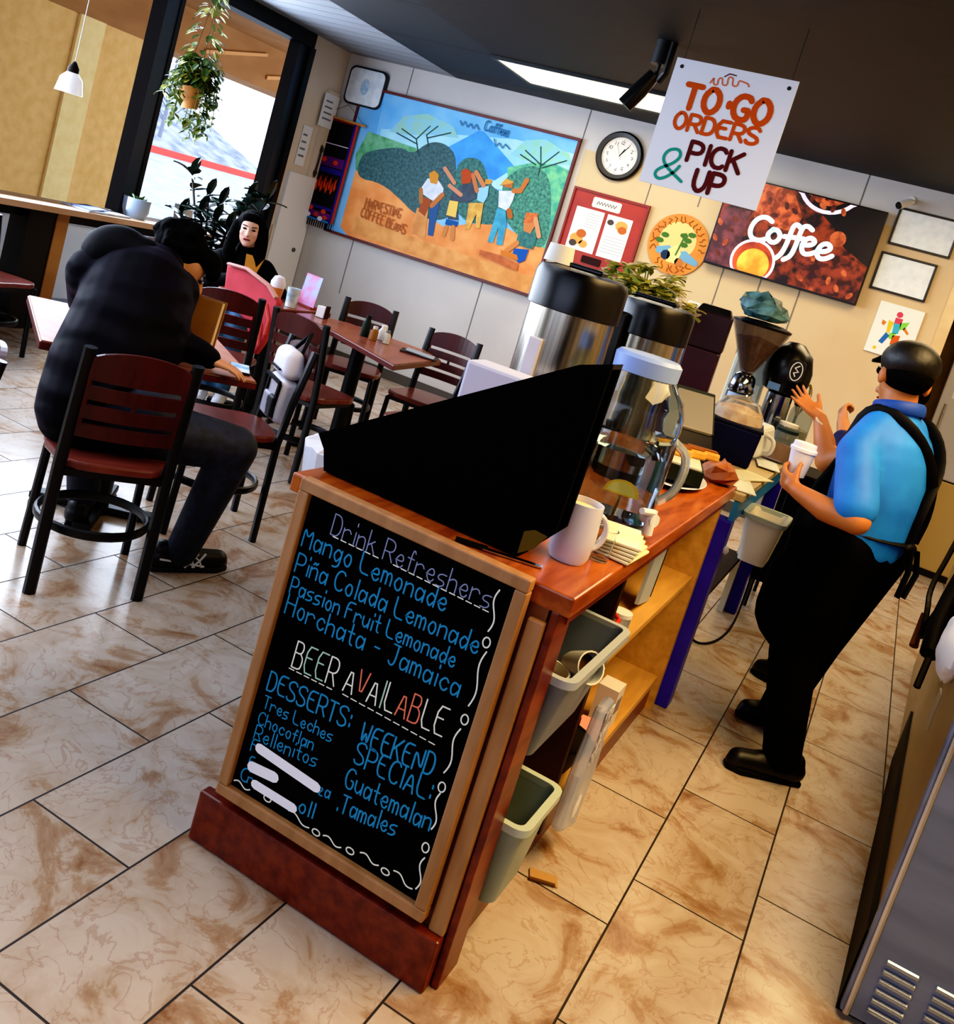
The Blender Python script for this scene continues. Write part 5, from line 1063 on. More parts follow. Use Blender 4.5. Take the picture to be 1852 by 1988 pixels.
tc_ = thing('teal_cloth', 'crumpled dark teal cloth on top of the grinder hopper', 'cloth', (-.76, 5.02, ZT+.632)); random.seed(12); mb = MB(); mb.ell((0,0,.05),(.13,.10,.065),None,12,8); mb.v = [(x*random.uniform(.75,1.25), y*random.uniform(.75,1.25), max(0,z*random.uniform(.7,1.3))) for x,y,z in mb.v]; mb.build('cloth', mat('teal_cloth','#14343a',.5,col2='#5d8a90',scale=14), tc_)
mk = thing('coffee_maker', 'maroon boxy coffee machine with a black lid behind the till', 'coffee machine', (-.93, 4.78, ZT), .15); MB().bx(-.085,.085,-.1,.1,.0,.42).build('body', mat('maroon','#2a0d1e',.4,col2='#381428',scale=3), mk, bev=.01); MB().bx(-.09,.09,-.105,.105,.42,.60).build('tank', mat('maroon_dark','#220a18',.35), mk, bev=.008); MB().box((0,0,.615),(.17,.2,.035),None,0,(.8,.8)).build('lid', pbk, mk, bev=.006); MB().bx(-.095,-.085,-.08,.08,.05,.58).build('side_trim', crm, mk)
bn = thing('bean_dispenser', 'black domed bean grinder with an oval white badge', 'coffee grinder', (-.555, 5.12, ZT)); 
MB().lathe([(0,0),(.07,0),(.065,.3),(.05,.31)], n=24).build('column', crm, bn, smooth=True); MB().lathe([(.05,.30),(.10,.32),(.118,.38),(.118,.44),(.095,.52),(.04,.57),(0,.575)], n=32).build('dome', pbk, bn, smooth=True)
bdg = MB().prism([(x+.05,-.122,z+.44) for x,z in rrect(.035,.055,.02)], (0,.03,0)).build('badge', flat('#26262c'), bn); mb = MB(); mb.strip([(math.cos(2*PI*k/24)*.028+.05, math.sin(2*PI*k/24)*.046+.44) for k in range(25)], .005, lambda u,v: (u,-.1235,v)); mb.strip([(.05,.415),(.04,.43),(.06,.44),(.04,.455),(.058,.47)], .006, lambda u,v:(u,-.1235,v)); mb.build('badge_mark', flat('#d9dbe2'), bdg); MB().bx(-.06,.0,-.118,-.09,.32,.355).build('blue_plate', flat('#5d83bc'), bn)
def jar(label, x, y, r, h, fill, lidc):
    t = thing('glass_jar', label, 'jar', (x,y,ZT), 0, 'jars at the end of the blue table'); MB().lathe([(0,0),(r,0),(r,h*.8),(r*.8,h*.9),(r*.76,h*.9),(r*.94,h*.78),(r*.94,.01),(0,.01)], n=24).build('glass', mat('jar_clear','#d4dcdc',.05,trans=.9,ior=1.15), t, smooth=True); MB().lathe([(0,.011),(r*.9,.011),(r*.9,h*.5),(0,h*.55)], n=16).build('contents', fill, t, smooth=True); MB().lathe([(r*.84,h*.89),(r*.86,h*.98),(0,h)], n=22).build('lid', lidc, t, smooth=True)
jar('squat glass jar of brown sugar with a white lid next to the bean grinder', -.455, 5.02, .055, .19, flat('#3c1d0c'), flat('#dfdad2'))
jar('glass jar with a navy lid at the far end of the blue table', -.43, 5.20, .06, .30, flat('#a89a80'), flat('#14182e'))
jar('wide glass jar of pink packets with a dark teal top, nearest the man', -.44, 4.90, .062, .17, flat('#d98a70'), flat('#1f3038'))
wt = thing('whisk_stand', 'wire whisk and brass fitting standing behind the jars', 'whisk', (-.46, 5.26, ZT)); MB().lathe([(0,0),(.03,0),(.03,.1),(0,.1)], n=14).build('cup', crm, wt, smooth=True)
mb = MB()
for k in range(4): mb.tube(sm3([(0,0,.2),(.05*math.cos(k*PI/4),.05*math.sin(k*PI/4),.33),(0,0,.42),(-.05*math.cos(k*PI/4),-.05*math.sin(k*PI/4),.33),(0,0,.2)]), .003, 5)
mb.build('wires', mat('brass','#b99a5a',.3,metal=1), wt); MB().tube([(0,0,.02),(0,0,.21)], .008, 8).build('handle', pbk, wt)
wbg = thing('white_packet', 'pale flour bag leaning behind the grinders', 'bag', (-.75, 5.21, ZT), .1); MB().box((0,0,.27),(.2,.06,.54),None,0,(.9,.6)).build('bag', mat('flour_bag','#d9d8c4',.6,col2='#c6c8b6',scale=5), wbg, bev=.02); MB().box((.05,-.032,.36),(.07,.004,.12)).build('mark', flat('#a8b0a4'), wbg)
sp2 = thing('sauce_pan', 'white handled cup rack by the till', 'pan', (-.86, 4.45, ZT)); MB().lathe([(0,0),(.07,0),(.08,.09),(.075,.09),(.065,.008),(0,.008)], n=22).build('pan', flat('#d4d0d4'), sp2, smooth=True); MB().tube([(-.07,-.02,.08),(-.17,-.06,.1)], .009, 8).build('handle', pbk, sp2)
# ------------------------------------------------------------------ steel units on the right
sgr = mat('steel_blue', '#6a7690', .4, metal=.35, col2='#808cab', scale=2, stretch=(1,1,6)); sbr = mat('steel_floor_reflect', '#8a7048', .35, metal=.5, col2='#9a8058', scale=2);  # side steel: the floor's yellow reflection is painted into its colour
fr = thing('refrigerator', 'steel refrigerated counter with louvred grille in the lower right corner', 'refrigerator', (.86, 2.45, 0))
MB().bx(-.525,.6,-.0,.03,.02,1.25).build('front_panel', sgr, fr, bev=.004)
MB().prism([(-.515,.03,.22),(.6,.03,.22),(.6,3.2,.22),(-.36,3.2,.22)],(0,0,.83)).prism([(-.43,1.75,0),(.6,1.75,0),(.6,3.2,0),(-.36,3.2,0)],(0,0,.22)).build('side_panel', sbr, fr, bev=.004)
MB().prism([(-.53,.03,0),(.6,.03,0),(.6,1.75,0),(-.44,1.75,0)],(0,0,.22)).build('base', flat('#060607'), fr)
for cx_ in (-.435,-.325,-.215):
    for k in range(6): MB().box((cx_,-.004,.06+k*.026),(.075,.012,.012),(.5,0,0)).build('louvre', mat('louvre','#aab4c6',.25,metal=.8), fr, bev=.003)
for y, z in ((.62,.55),(.75,.5)): MB().bx(-.483,-.475,y,y+.07,z,z+.12).build('label_patch', flat('#b7a88c'), fr)
MB().tube([(-.51,.0,.02),(-.51,.0,1.25)], .008, 8).build('edge_trim', mat('steel_edge','#c2c0bc',.25,metal=1), fr)
sk = thing('cable_bundle', 'black cables and a black hand tool hung over the side of the steel counter', 'cable', (.385, 3.95, 0))
mb = MB(); mb.tube(sm3([(.03,.75,1.06),(-.01,.6,.80),(-.04,.5,.66),(-.03,.34,.60),(-.02,.30,.50),(-.04,.15,.55),(-.01,.1,.72),(.03,.05,1.06)]), .011, 6); mb.build('cable', flat('#0c0a0a'), sk)
MB().tube(sm3([(.03,.10,.90),(.0,.02,.76),(-.02,-.10,.66),(-.02,-.20,.58)]), .034, 10).build('tool_body', flat('#08080a'), sk, smooth=True); MB().tube([(-.02,-.22,.57),(-.03,-.30,.48)], .012, 6).build('prong', flat('#15100e'), sk); MB().tube([(-.03,.46,.56),(-.03,.36,.44)], [.010,.018], 8).build('brush', flat('#5a3018'), sk)
tw = thing('white_towel', 'white towel bunched over the edge of the steel counter', 'towel', (.355, 3.12, .79)); random.seed(17)
mb = MB(); mb.ell((0,0,.0),(.04,.15,.10),None,18,12); mb.v = [(min(.03,x*random.uniform(.7,1.3)), y*random.uniform(.85,1.15), z*random.uniform(.85,1.15)) for x,y,z in mb.v]; mb.build('cloth', mat('towel_white','#dfe2ea',.8), tw, smooth=True, sub=1)
# things in the alcove
al2 = thing('wall_fridge', 'pale grey appliance with a notice in the doorway behind the man', 'refrigerator', (.48, 8.28, 0)); MB().bx(-.25,.6,-.2,.2,.75,1.85).build('upper_door', flat('#a9a8ae'), al2, bev=.01); MB().bx(-.25,.6,-.2,.2,.06,.74).build('lower_door', flat('#a88f5c'), al2, bev=.01); MB().bx(-.2,.55,-.15,.18,0,.06).build('plinth', blk, al2)
MB().bx(-.18,.15,-.206,-.2,1.35,1.75).build('notice', flat('#c6cad6'), al2); MB().tube([(-.2,-.23,1.0),(-.2,-.23,1.3)], .01, 8).build('handle', crm, al2)
sh = thing('wall_cabinet', 'tan wooden cupboard above the pale appliance in the doorway', 'cabinet', (.55, 8.3, 1.95)); MB().bx(-.4,.6,-.2,.25,0,.75).build('carcass', al, sh); MB().bx(-.38,.08,-.215,-.2,.03,.72).build('door', mat('cab_tan','#a07c3c',.5), sh, bev=.004); MB().bx(.10,.58,-.215,-.2,.03,.72).build('door', mat('cab_tan','#a07c3c',.5), sh, bev=.004)

# ------------------------------------------------------------------ people: one remeshed body each, clothing and hair as children
def capsule(mb, p, q, r1, r2, n=14, fl=None):
    p, q = V(*p), V(*q); d = (q-p); L_ = d.length; d = d.normalized() if L_ > 1e-6 else V(0,0,1)
    s = d.cross(V(0,0,1)); s = s.normalized() if s.length > .05 else V(1,0,0); u = s.cross(d); vs = []; fx, fy = fl or (1,1)
    rows = [(p, -r1*math.cos(a), r1*math.sin(a)) for a in (0.001,.4,.8,1.2,PI/2)] + [(q, r2*math.sin(a), r2*math.cos(a)) for a in (0,.4,.8,1.2,PI/2-.001)]
    for c, off, r in rows:
        for j in range(n):
            t = 2*PI*j/n; vs.append(c+d*off+s*(r*math.cos(t)*fx)+u*(r*math.sin(t)*fy))
    k = len(rows)
    mb.add(vs, [(i*n+j, i*n+(j+1)%n, (i+1)*n+(j+1)%n, (i+1)*n+j) for i in range(k-1) for j in range(n)]+[tuple(range(n-1,-1,-1)), tuple(range((k-1)*n,k*n))])
def chain(mb, pts, rs, n=14, fl=None):
    for i in range(len(pts)-1): capsule(mb, pts[i], pts[i+1], rs[i], rs[i+1], n, fl)
def grow(name, mb, m, parent, vox=.008, it=6):
    o = mb.build(name, m, parent, smooth=True); md = o.modifiers.new('join','REMESH'); md.mode = 'VOXEL'; md.voxel_size = vox; md.use_smooth_shade = True
    s_ = o.modifiers.new('soften','SMOOTH'); s_.factor = .5; s_.iterations = it
    return o
def frame(fwd, up=(0,0,1)):
    f = V(*fwd).normalized(); r = f.cross(V(*up)).normalized(); u = r.cross(f)
    return lambda a, b, c: r*a+f*b+u*c
def head_prims(mb, c, H, s=1):
    """cranium, jaw, nose, ears in head frame H(right, forward, up) about centre c"""
    c = V(*c); P = lambda a,b,d: c+H(a*s,b*s,d*s)
    R = Matrix((H(1,0,0),H(0,1,0),H(0,0,1))).transposed().to_euler()
    mb.ell(P(0,-.012,.025),(.075*s,.095*s,.088*s),R,18,12); mb.ell(P(0,.03,-.03),(.058*s,.062*s,.075*s),R,16,10); mb.ell(P(0,.055,-.085),(.030*s,.028*s,.022*s),R,12,8)
    capsule(mb, P(0,.088,.01), P(0,.106,-.022), .010*s, .014*s, 10)
    for sd in (-1,1): mb.ell(P(sd*.078,-.01,-.01),(.012*s,.020*s,.032*s),R,10,8); mb.ell(P(sd*.034,.062,-.018),(.026*s,.024*s,.022*s),R,10,8)
    return P, R
def face_parts(t, P, R, s=1, lip='#8a3a34'):
    for sd in (-1,1):
        e = MB(); e.ell(P(sd*.030,.083,.012),(.013*s,.007*s,.0065*s),R,10,6); e.build('eye', flat('#1a1410'), t, smooth=True)
        e = MB(); capsule(e, P(sd*.016,.090,.030), P(sd*.046,.080,.034), .0035*s, .003*s, 6); e.build('eyebrow', flat('#120c0a'), t, smooth=True)
    e = MB(); capsule(e, P(-.018,.088,-.055), P(.018,.088,-.055), .0055*s, .0055*s, 8); e.build('mouth', flat(lip), t, smooth=True)
def hand(mb, w_, k, n, spread=.5, curl=.3, side=1, s=1, grip=False):
    """wrist w_, knuckle direction k, palm normal n (palm faces n); thumb on side*(k x n)"""
    w_ = V(*w_); k = V(*k).normalized(); n = V(*n); n = (n-k*n.dot(k)).normalized(); x = k.cross(n)*side
    capsule(mb, w_, w_+k*.03*s, .024*s, .028*s, 12, (1,.75))
    for j in range(4):
        a = (j-1.5); base = w_+k*.075*s-x*a*.019*s; capsule(mb, w_+k*.025*s-x*a*.013*s, base, .015*s, .0105*s, 10)
        L_ = (.075,.085,.080,.062)[j]*s; d = (k-x*a*.16*spread).normalized(); p = base; ang = 0
        for i, fr_ in enumerate((.45,.32,.23)):
            ang += curl*(.9 if i == 0 else 1.1); dd = (d*math.cos(ang)+n*math.sin(ang)).normalized(); q = p+dd*L_*fr_
            capsule(mb, p, q, (.0095-.001*i)*s, (.0088-.001*i)*s, 9); p = q
    p = w_+k*.02*s+x*.02*s; d = (k*.75+x*.75+n*(.25+.5*(1 if grip else 0))).normalized()
    q = p+d*.045*s; capsule(mb, p, q, .014*s, .011*s, 9); d2 = (d+k*.35+n*(.7 if grip else .1)).normalized(); capsule(mb, q, q+d2*.032*s, .0105*s, .009*s, 9)
skin = mat('skin_tan', '#b06a3a', .5, col2='#bc7844', scale=6); skin2 = mat('skin_warm', '#b8794e', .5, col2='#c48a60', scale=6); skin3 = mat('skin_fair', '#c99a84', .5, col2='#d0a592', scale=6)
hair = mat('hair_black', '#050404', .8, bump=.8, scale=60, spec=.08); kblack = mat('cloth_black', '#060608', .8, spec=.1); kshoe = mat('shoe_black', '#050506', .45)
def shoe(t, heel, toe, m=kshoe, stripe=None, w_=.042):
    h, o = V(*heel), V(*toe); d = (o-h).normalized(); mb = MB()
    capsule(mb, h+d*.035+V(0,0,.05), o-d*.05+V(0,0,.042), .045, .038, 14, (1,1)); capsule(mb, h+d*.04+V(0,0,.08), h+d*.17+V(0,0,.06), .04, .03, 12); capsule(mb, h+d*.04+V(0,0,.06), h+d*.09+V(0,0,.075), .042, .036, 12); capsule(mb, o-d*.07+V(0,0,.03), o-d*.035+V(0,0,.028), .036, .028, 12)
    sh = grow('shoe', mb, m, t, .007, 3)
    so_ = MB(); s = d.cross(V(0,0,1)); pts = [h+s*.03, h+d*.1+s*.036, o-d*.06+s*.044, o-d*.01+s*.02, o-d*.01-s*.02, o-d*.06-s*.044, h+d*.1-s*.036, h-s*.03]
    so_.prism([(p.x,p.y,.002) for p in pts], (0,0,.020)); so_.build('sole', flat('#0c0c0d') if not stripe else flat('#2a2a2e'), sh, bev=.006)
    if stripe:
        sd = s if s.dot(V(0,-1,0)) > 0 else -s
        mb = MB()
        for a, b in ((.12,.17),(.15,.20)): mb.tube([h+d*a+sd*.046+V(0,0,.028), h+d*(a+b)/2+sd*.046+V(0,0,.055), h+d*b+sd*.034+V(0,0,.078)], .0045, 6); mb.tube([h+d*(b-.01)+sd*.046+V(0,0,.028), h+d*(a+b)/2+sd*.046+V(0,0,.055), h+d*(a-.01)+sd*.036+V(0,0,.078)], .0035, 6)
        mb.tube([h+d*.02+sd*.042+V(0,0,.06), h+d*.10+sd*.049+V(0,0,.05), h+d*.20+sd*.044+V(0,0,.03)], .004, 6)
        mb.build('side_stripe', flat('#cfd4d8'), sh)
    return sh
# ---- the standing man in blue polo and black apron (local x right, y forward)
A0 = V(.0, 3.62, 0)
man = thing('person', 'standing man seen from behind in blue polo, black apron and cap, holding a cup', 'person', A0, math.radians(53.13))
mb = MB(); Hd = frame((.52,.88,-.08)); hc = (-.005,.025,1.478)
P, R = head_prims(mb, hc, Hd, 1.03)
capsule(mb, (0,.0,1.30), (0,.02,1.42), .062, .058)
chain(mb, [(0,-.03,.90),(0,-.02,1.05),(0,-.01,1.22),(0,0,1.30)], [.13,.135,.135,.09], 16, (1.15,.85))
chain(mb, [(-.05,0,1.29),(-.17,-.03,1.215)], [.07,.058]); chain(mb, [(.05,0,1.30),(.17,.02,1.26)], [.07,.060])
chain(mb, [(-.175,-.035,1.21),(-.235,-.165,1.005)], [.056,.048]); chain(mb, [(-.235,-.165,1.005),(-.25,-.05,.995),(-.262,.075,1.010)], [.047,.043,.028])
chain(mb, [(.17,.03,1.25),(.09,.29,1.09)], [.056,.045]); chain(mb, [(.09,.29,1.09),(.085,.33,1.16),(.085,.385,1.235)], [.044,.040,.026])
for s_, kn, an in ((-1,(-.10,-.01,.46),(-.055,-.085,.07)),(1,(.135,.09,.46),(.185,.20,.07))):
    chain(mb, [(s_*.085,-.035,.86), kn, an], [.095,.062,.042])
hand(mb, (-.262,.075,1.010), (.0,1,.28), (.9,.15,.45), .4, .62, -1, 1.0, True)
hand(mb, (.085,.385,1.235), (-.45,.75,.45), (-.35,-.45,.85), 1.2, .10, 1, .95)
grow('body', mb, skin, man, .0065, 4)
face_parts(man, P, R, 1.03)
mb = MB(); mb.ell(P(0,-.022,.012),(.081,.098,.070),R,20,12); grow('hair', mb, hair, man, .008, 4)
mb = MB(); mb.ell(P(0,-.012,.052),(.096,.114,.080),R,26,14); cap_ = grow('cap', mb, mat('cap_black','#060607',.5,bump=.2,scale=40), man, .008, 4)
mb = MB(); q = [P(.085*math.sin(a), .085+.085*math.cos(a), .045-.018*abs(math.sin(a))**2) for a in [(-.5+i/10)*PI for i in range(11)]]; q += [P(.07,.06,.05),P(-.07,.06,.05)]; mb.prism(q, Hd(0,0,.010)); mb.build('cap_peak', kblack, cap_)
mb = MB(); mb.ell(P(-.036,.098,.008),(.026,.008,.018),R,12,8); mb.build('sunglass_lens', flat('#050506',.15), man, smooth=True)
mb = MB(); mb.ell(P(.036,.098,.008),(.026,.008,.018),R,12,8); mb.build('sunglass_lens', flat('#050506',.15), man, smooth=True)
mb = MB(); mb.tube([P(-.06,.092,.014),P(-.082,.03,.016),P(-.082,-.01,.010)], .003, 6); mb.build('sunglass_arm', flat('#050506'), man)
polo = mat('polo_blue', '#0b62c4', .65, col2='#1c7fe0', scale=4, bump=.35, lo=.4, hi=.6)
mb = MB(); chain(mb, [(0,-.035,.925),(0,-.03,1.05),(0,-.015,1.20),(0,-.005,1.285)], [.150,.158,.155,.10], 18, (1.15,.86))
chain(mb, [(-.05,0,1.285),(-.17,-.03,1.20)], [.080,.070]); chain(mb, [(.05,0,1.295),(.17,.022,1.25)], [.083,.075])
chain(mb, [(-.175,-.035,1.20),(-.226,-.140,1.045)], [.070,.072]); chain(mb, [(.17,.03,1.24),(.115,.20,1.14)], [.075,.068]); capsule(mb,(0,-.01,1.30),(0,.005,1.345),.085,.074)
shirt = grow('polo_shirt', mb, polo, man, .009, 8)
mb = MB(); mb.tube([(.078*math.cos(2*PI*i/24), .008+.078*math.sin(2*PI*i/24), 1.372-.02*math.sin(2*PI*i/24)) for i in range(25)], .013, 8, cap=False, flat=(.6,1.7)); mb.build('collar', mat('polo_collar','#0b3fa0',.6), shirt, smooth=True)
mb = MB(); chain(mb, [(-.085,-.035,.87),(-.102,-.012,.46),(-.06,-.08,.10)], [.118,.086,.068]); chain(mb, [(.085,-.035,.87),(.135,.088,.46),(.18,.19,.10)], [.118,.086,.068]); capsule(mb,(0,-.035,.86),(0,-.035,.94),.140,.146,16,(1.1,.86))
grow('trousers', mb, kblack, man, .010, 5)
mb = MB(); chain(mb, [(0,.095,1.17),(0,.115,1.02),(0,.11,.9)], [.055,.085,.10], 14, (1.6,.7)); chain(mb, [(0,.07,.88),(0,.10,.66),(-.01,.10,.52)], [.13,.135,.13], 16, (1.45,.6)); chain(mb,[(-.12,.0,.90),(.12,.0,.90)],[.09,.09],12,(1,1.2))
grow('apron', mb, mat('apron_black','#050506',.75,spec=.12), man, .010, 6)
bk2 = MB()
def strap(pts): 
    m_ = MB(); m_.tube(sm3(pts,2), .017, 8, flat=(1.2,.4)); m_.build('apron_strap', flat('#08080c',.6), man, smooth=True)
strap([(-.085,.10,1.20),(-.095,.05,1.365),(-.06,-.10,1.345),(.06,-.158,1.22),(.135,-.14,1.06),(.13,-.13,.95)])
strap([(.085,.10,1.20),(.095,.05,1.365),(.10,-.08,1.345),(.13,-.135,1.23),(.06,-.168,1.08),(.06,-.165,.95)])
mb = MB(); mb.tube(sm3([(-.17,.02,.94),(-.12,-.125,.945),(.03,-.172,.945),(.14,-.125,.945),(.175,.0,.94)],2), .014, 8, flat=(1.5,.5)); mb.ell((.055,-.182,.94),(.03,.014,.02)); mb.build('apron_ties', flat('#08080c'), man)
for dx in (.0,.03): m_ = MB(); m_.tube([(.055+dx,-.188,.94),(.065+dx*1.5,-.198,.86),(.06+dx,-.195,.77)], .009, 6, flat=(1.3,.5)); m_.build('apron_tie_end', flat('#0a0a0e'), man)
def w2l(x, y): d = V(x,y,0)-A0; return (d.x*.6+d.y*.8, -d.x*.8+d.y*.6, 0)
shoe(man, w2l(.11,3.575), w2l(-.145,3.44)); shoe(man, w2l(.05,4.02), w2l(-.19,3.92))
mb = MB(); mb.tube([(.085+.031*math.cos(2*PI*i/16), .365+.031*math.sin(2*PI*i/16)*.8, 1.225+.012*math.sin(2*PI*i/16)) for i in range(17)], .004, 6, cap=False); mb.build('bracelet', flat('#d8c8a8'), man)
cup = thing('paper_cup', 'white lidded takeaway cup in the standing man\'s left hand', 'cup', A0+V(-.205*.6-.155*.8, -.205*.8+.155*.6, 1.045))
MB().lathe([(0,0),(.031,0),(.043,.092),(0,.092)], n=26).build('cup', flat('#e4e4ec'), cup, smooth=True); MB().lathe([(.047,.090),(.047,.100),(.041,.104),(.039,.12),(0,.12)], n=26).build('lid', flat('#e2e2ec'), cup, smooth=True)
# ---- co-worker almost hidden behind him
cw_ = thing('person', 'person in dark navy almost hidden behind the man in blue, one fist raised', 'person', (-.02, 4.52, 0), math.radians(75))
mb = MB(); Hd = frame((0,1,0)); P, R = head_prims(mb, (0,0,1.40), Hd, .93); capsule(mb,(0,-.01,1.22),(0,0,1.34),.05,.05); chain(mb, [(0,0,.85),(0,0,1.05),(0,0,1.20)],[.115,.115,.11],14,(1.1,.8)); chain(mb,[(-.05,0,1.20),(-.15,0,1.18),(-.17,.05,1.02)],[.06,.055,.045]); chain(mb,[(.05,0,1.2),(.15,0,1.18),(.16,-.05,.95),(.14,.08,.85)],[.06,.055,.042,.03])
chain(mb,[(-.17,.05,1.02),(-.06,.17,1.20)],[.043,.028]); hand(mb, (-.06,.17,1.20), (.35,.45,.8), (.7,-.7,.2), .2, 1.0, 1, .9, True)
for s_ in (-1,1): chain(mb,[(s_*.08,0,.84),(s_*.085,.02,.44),(s_*.085,0,.07)],[.09,.058,.04])
grow('body', mb, skin2, cw_, .008, 4); face_parts(cw_, P, R, .93)
mb = MB(); mb.ell(P(0,-.015,.02),(.080,.100,.088),R,18,12); grow('hair', mb, hair, cw_, .009, 4)
mb = MB(); chain(mb, [(0,0,.88),(0,0,1.05),(0,0,1.2)],[.13,.132,.12],14,(1.1,.82)); chain(mb,[(-.05,0,1.2),(-.155,0,1.18),(-.17,.05,1.02),(-.10,.13,1.13)],[.07,.068,.06,.05]); chain(mb,[(.05,0,1.2),(.155,0,1.18),(.16,-.05,.97)],[.07,.068,.055]); grow('shirt', mb, mat('navy_cloth','#10124a',.75), cw_, .010, 5)
mb = MB()
for s_ in (-1,1): chain(mb,[(s_*.08,0,.86),(s_*.085,.02,.44),(s_*.085,0,.09)],[.105,.075,.06])
grow('trousers', mb, kblack, cw_, .012, 4)
for s_ in (-1,1): shoe(cw_, (s_*.085,-.06,0), (s_*.085,.18,0))
# ---- the hunched reader on the foreground chair (world offsets from his root)
B0 = V(-2.40, 2.60, 0)
rd_ = thing('person', 'hunched seated reader in a dark hooded puffer jacket bent over a book', 'person', B0)
def b(x, y, z): return (x+2.40, y-2.60, z)
mb = MB(); Hd = frame((.64,.60,-.46), (.3,.3,.9)); P, R = head_prims(mb, b(-2.635,2.99,1.065), Hd, 1.10)
capsule(mb, b(-2.60,2.80,1.0), b(-2.64,2.94,1.04), .065, .058)
chain(mb, [b(-2.38,2.54,.62),b(-2.44,2.60,.74),b(-2.52,2.68,.88),b(-2.58,2.76,.99)], [.11,.12,.14,.12], 16)
chain(mb, [b(-2.50,2.84,.98),b(-2.40,2.74,.83)], [.06,.05]); chain(mb, [b(-2.40,2.74,.83),b(-2.285,2.865,.800)], [.045,.03]); chain(mb, [b(-2.70,2.66,.98),b(-2.84,2.80,.84)], [.06,.05]); chain(mb, [b(-2.84,2.80,.84),b(-2.72,2.98,.86)], [.045,.03])
hand(mb, b(-2.285,2.865,.800), (.75,.55,-.12), (.1,.1,-1), .7, .22, 1, 1.0); hand(mb, b(-2.72,2.98,.86), (.6,.45,.3), (.5,-.2,.5), .4, .6, -1, .95, True)
chain(mb, [b(-2.27,2.60,.54),b(-2.065,2.86,.53),b(-2.16,2.83,.09)], [.09,.062,.043]); chain(mb, [b(-2.42,2.48,.54),b(-2.70,2.75,.53),b(-2.66,2.80,.09)], [.09,.062,.043])
grow('body', mb, skin2, rd_, .007, 4); face_parts(rd_, P, R, 1.10)
mb = MB(); mb.ell(P(0,-.045,.062),(.100,.110,.098),R,20,12); mb.ell(P(0,.06,.088),(.085,.06,.045),R,14,8); mb.ell(P(.03,.10,.062),(.05,.028,.035),R,12,8); random.seed(4)
for k in range(34):
    a = random.uniform(PI,2*PI); e = random.uniform(-.1,1.4); mb.ell(P(.095*math.cos(a)*math.cos(e), -.03+.11*math.sin(a)*math.cos(e), .055+.095*math.sin(e)), (.028,.028,.024), None, 8, 6)
grow('hair', mb, hair, rd_, .008, 3)
jk = mat('puffer', '#040306', .7, col2='#0b0811', scale=6, bump=.3, spec=.12)
mb = MB(); pts = [b(-2.43,2.50,.58),b(-2.46,2.56,.71),b(-2.50,2.66,.84),b(-2.56,2.73,.95),b(-2.60,2.78,1.02)]
chain(mb, pts, [.185,.200,.212,.200,.14], 22)
for i in (0,1,2,3): mb.ell([(pts[i][k]+pts[i+1][k])/2 for k in range(3)], (.222-.01*i,.212-.008*i,.045), (.25,-.45,0), 24, 10)
chain(mb, [b(-2.50,2.86,1.0),b(-2.40,2.74,.845),b(-2.31,2.84,.815)], [.082,.064,.052]); chain(mb, [b(-2.31,2.84,.815),b(-2.285,2.865,.805)], [.052,.044]); chain(mb, [b(-2.72,2.66,.99),b(-2.86,2.80,.85),b(-2.76,2.93,.865)], [.105,.08,.055])
jo = grow('jacket', mb, jk, rd_, .010, 7)
nt_ = jk.node_tree; wv = nt_.nodes.new('ShaderNodeTexWave'); wv.bands_direction = 'Z'; wv.inputs['Scale'].default_value = 3.2; wv.inputs['Distortion'].default_value = 4; tc_n = nt_.nodes.new('ShaderNodeTexCoord'); nt_.links.new(tc_n.outputs['Object'], wv.inputs['Vector'])
bn_ = nt_.nodes.new('ShaderNodeBump'); bn_.inputs['Strength'].default_value = .35; bn_.inputs['Distance'].default_value = .03; nt_.links.new(wv.outputs['Fac'], bn_.inputs['Height']); pb_ = nt_.nodes['Principled BSDF']; nt_.links.new(bn_.outputs['Normal'], pb_.inputs['Normal']); pb_.inputs['Sheen Weight'].default_value = .04; pb_.inputs['Sheen Tint'].default_value = (.30,.22,.55,1)
mb = MB(); mb.ell(b(-2.685,2.70,1.085),(.125,.115,.10),(.2,-.2,.4),20,12); mb.ell(b(-2.62,2.74,1.08),(.10,.11,.09),None,18,10); mb.ell(b(-2.60,2.84,1.08),(.09,.09,.07),None,16,10); grow('hood', mb, mat('hood_black','#050408',.7,spec=.15), jo, .010, 4)
dk = mat('denim_dark', '#10131c', .7, col2='#1c2338', scale=30)
mb = MB(); chain(mb, [b(-2.27,2.59,.55),b(-2.065,2.855,.53),b(-2.16,2.83,.085)], [.115,.085,.062]); chain(mb, [b(-2.43,2.48,.55),b(-2.70,2.75,.53),b(-2.66,2.80,.12)], [.115,.085,.062]); chain(mb,[b(-2.28,2.58,.59),b(-2.44,2.47,.59)],[.15,.15])
grow('jeans', mb, dk, rd_, .010, 4)
shoe(rd_, b(-2.225,2.745,0), b(-2.085,3.035,0), kshoe, True); shoe(rd_, b(-2.62,2.74,0), b(-2.80,2.96,0))
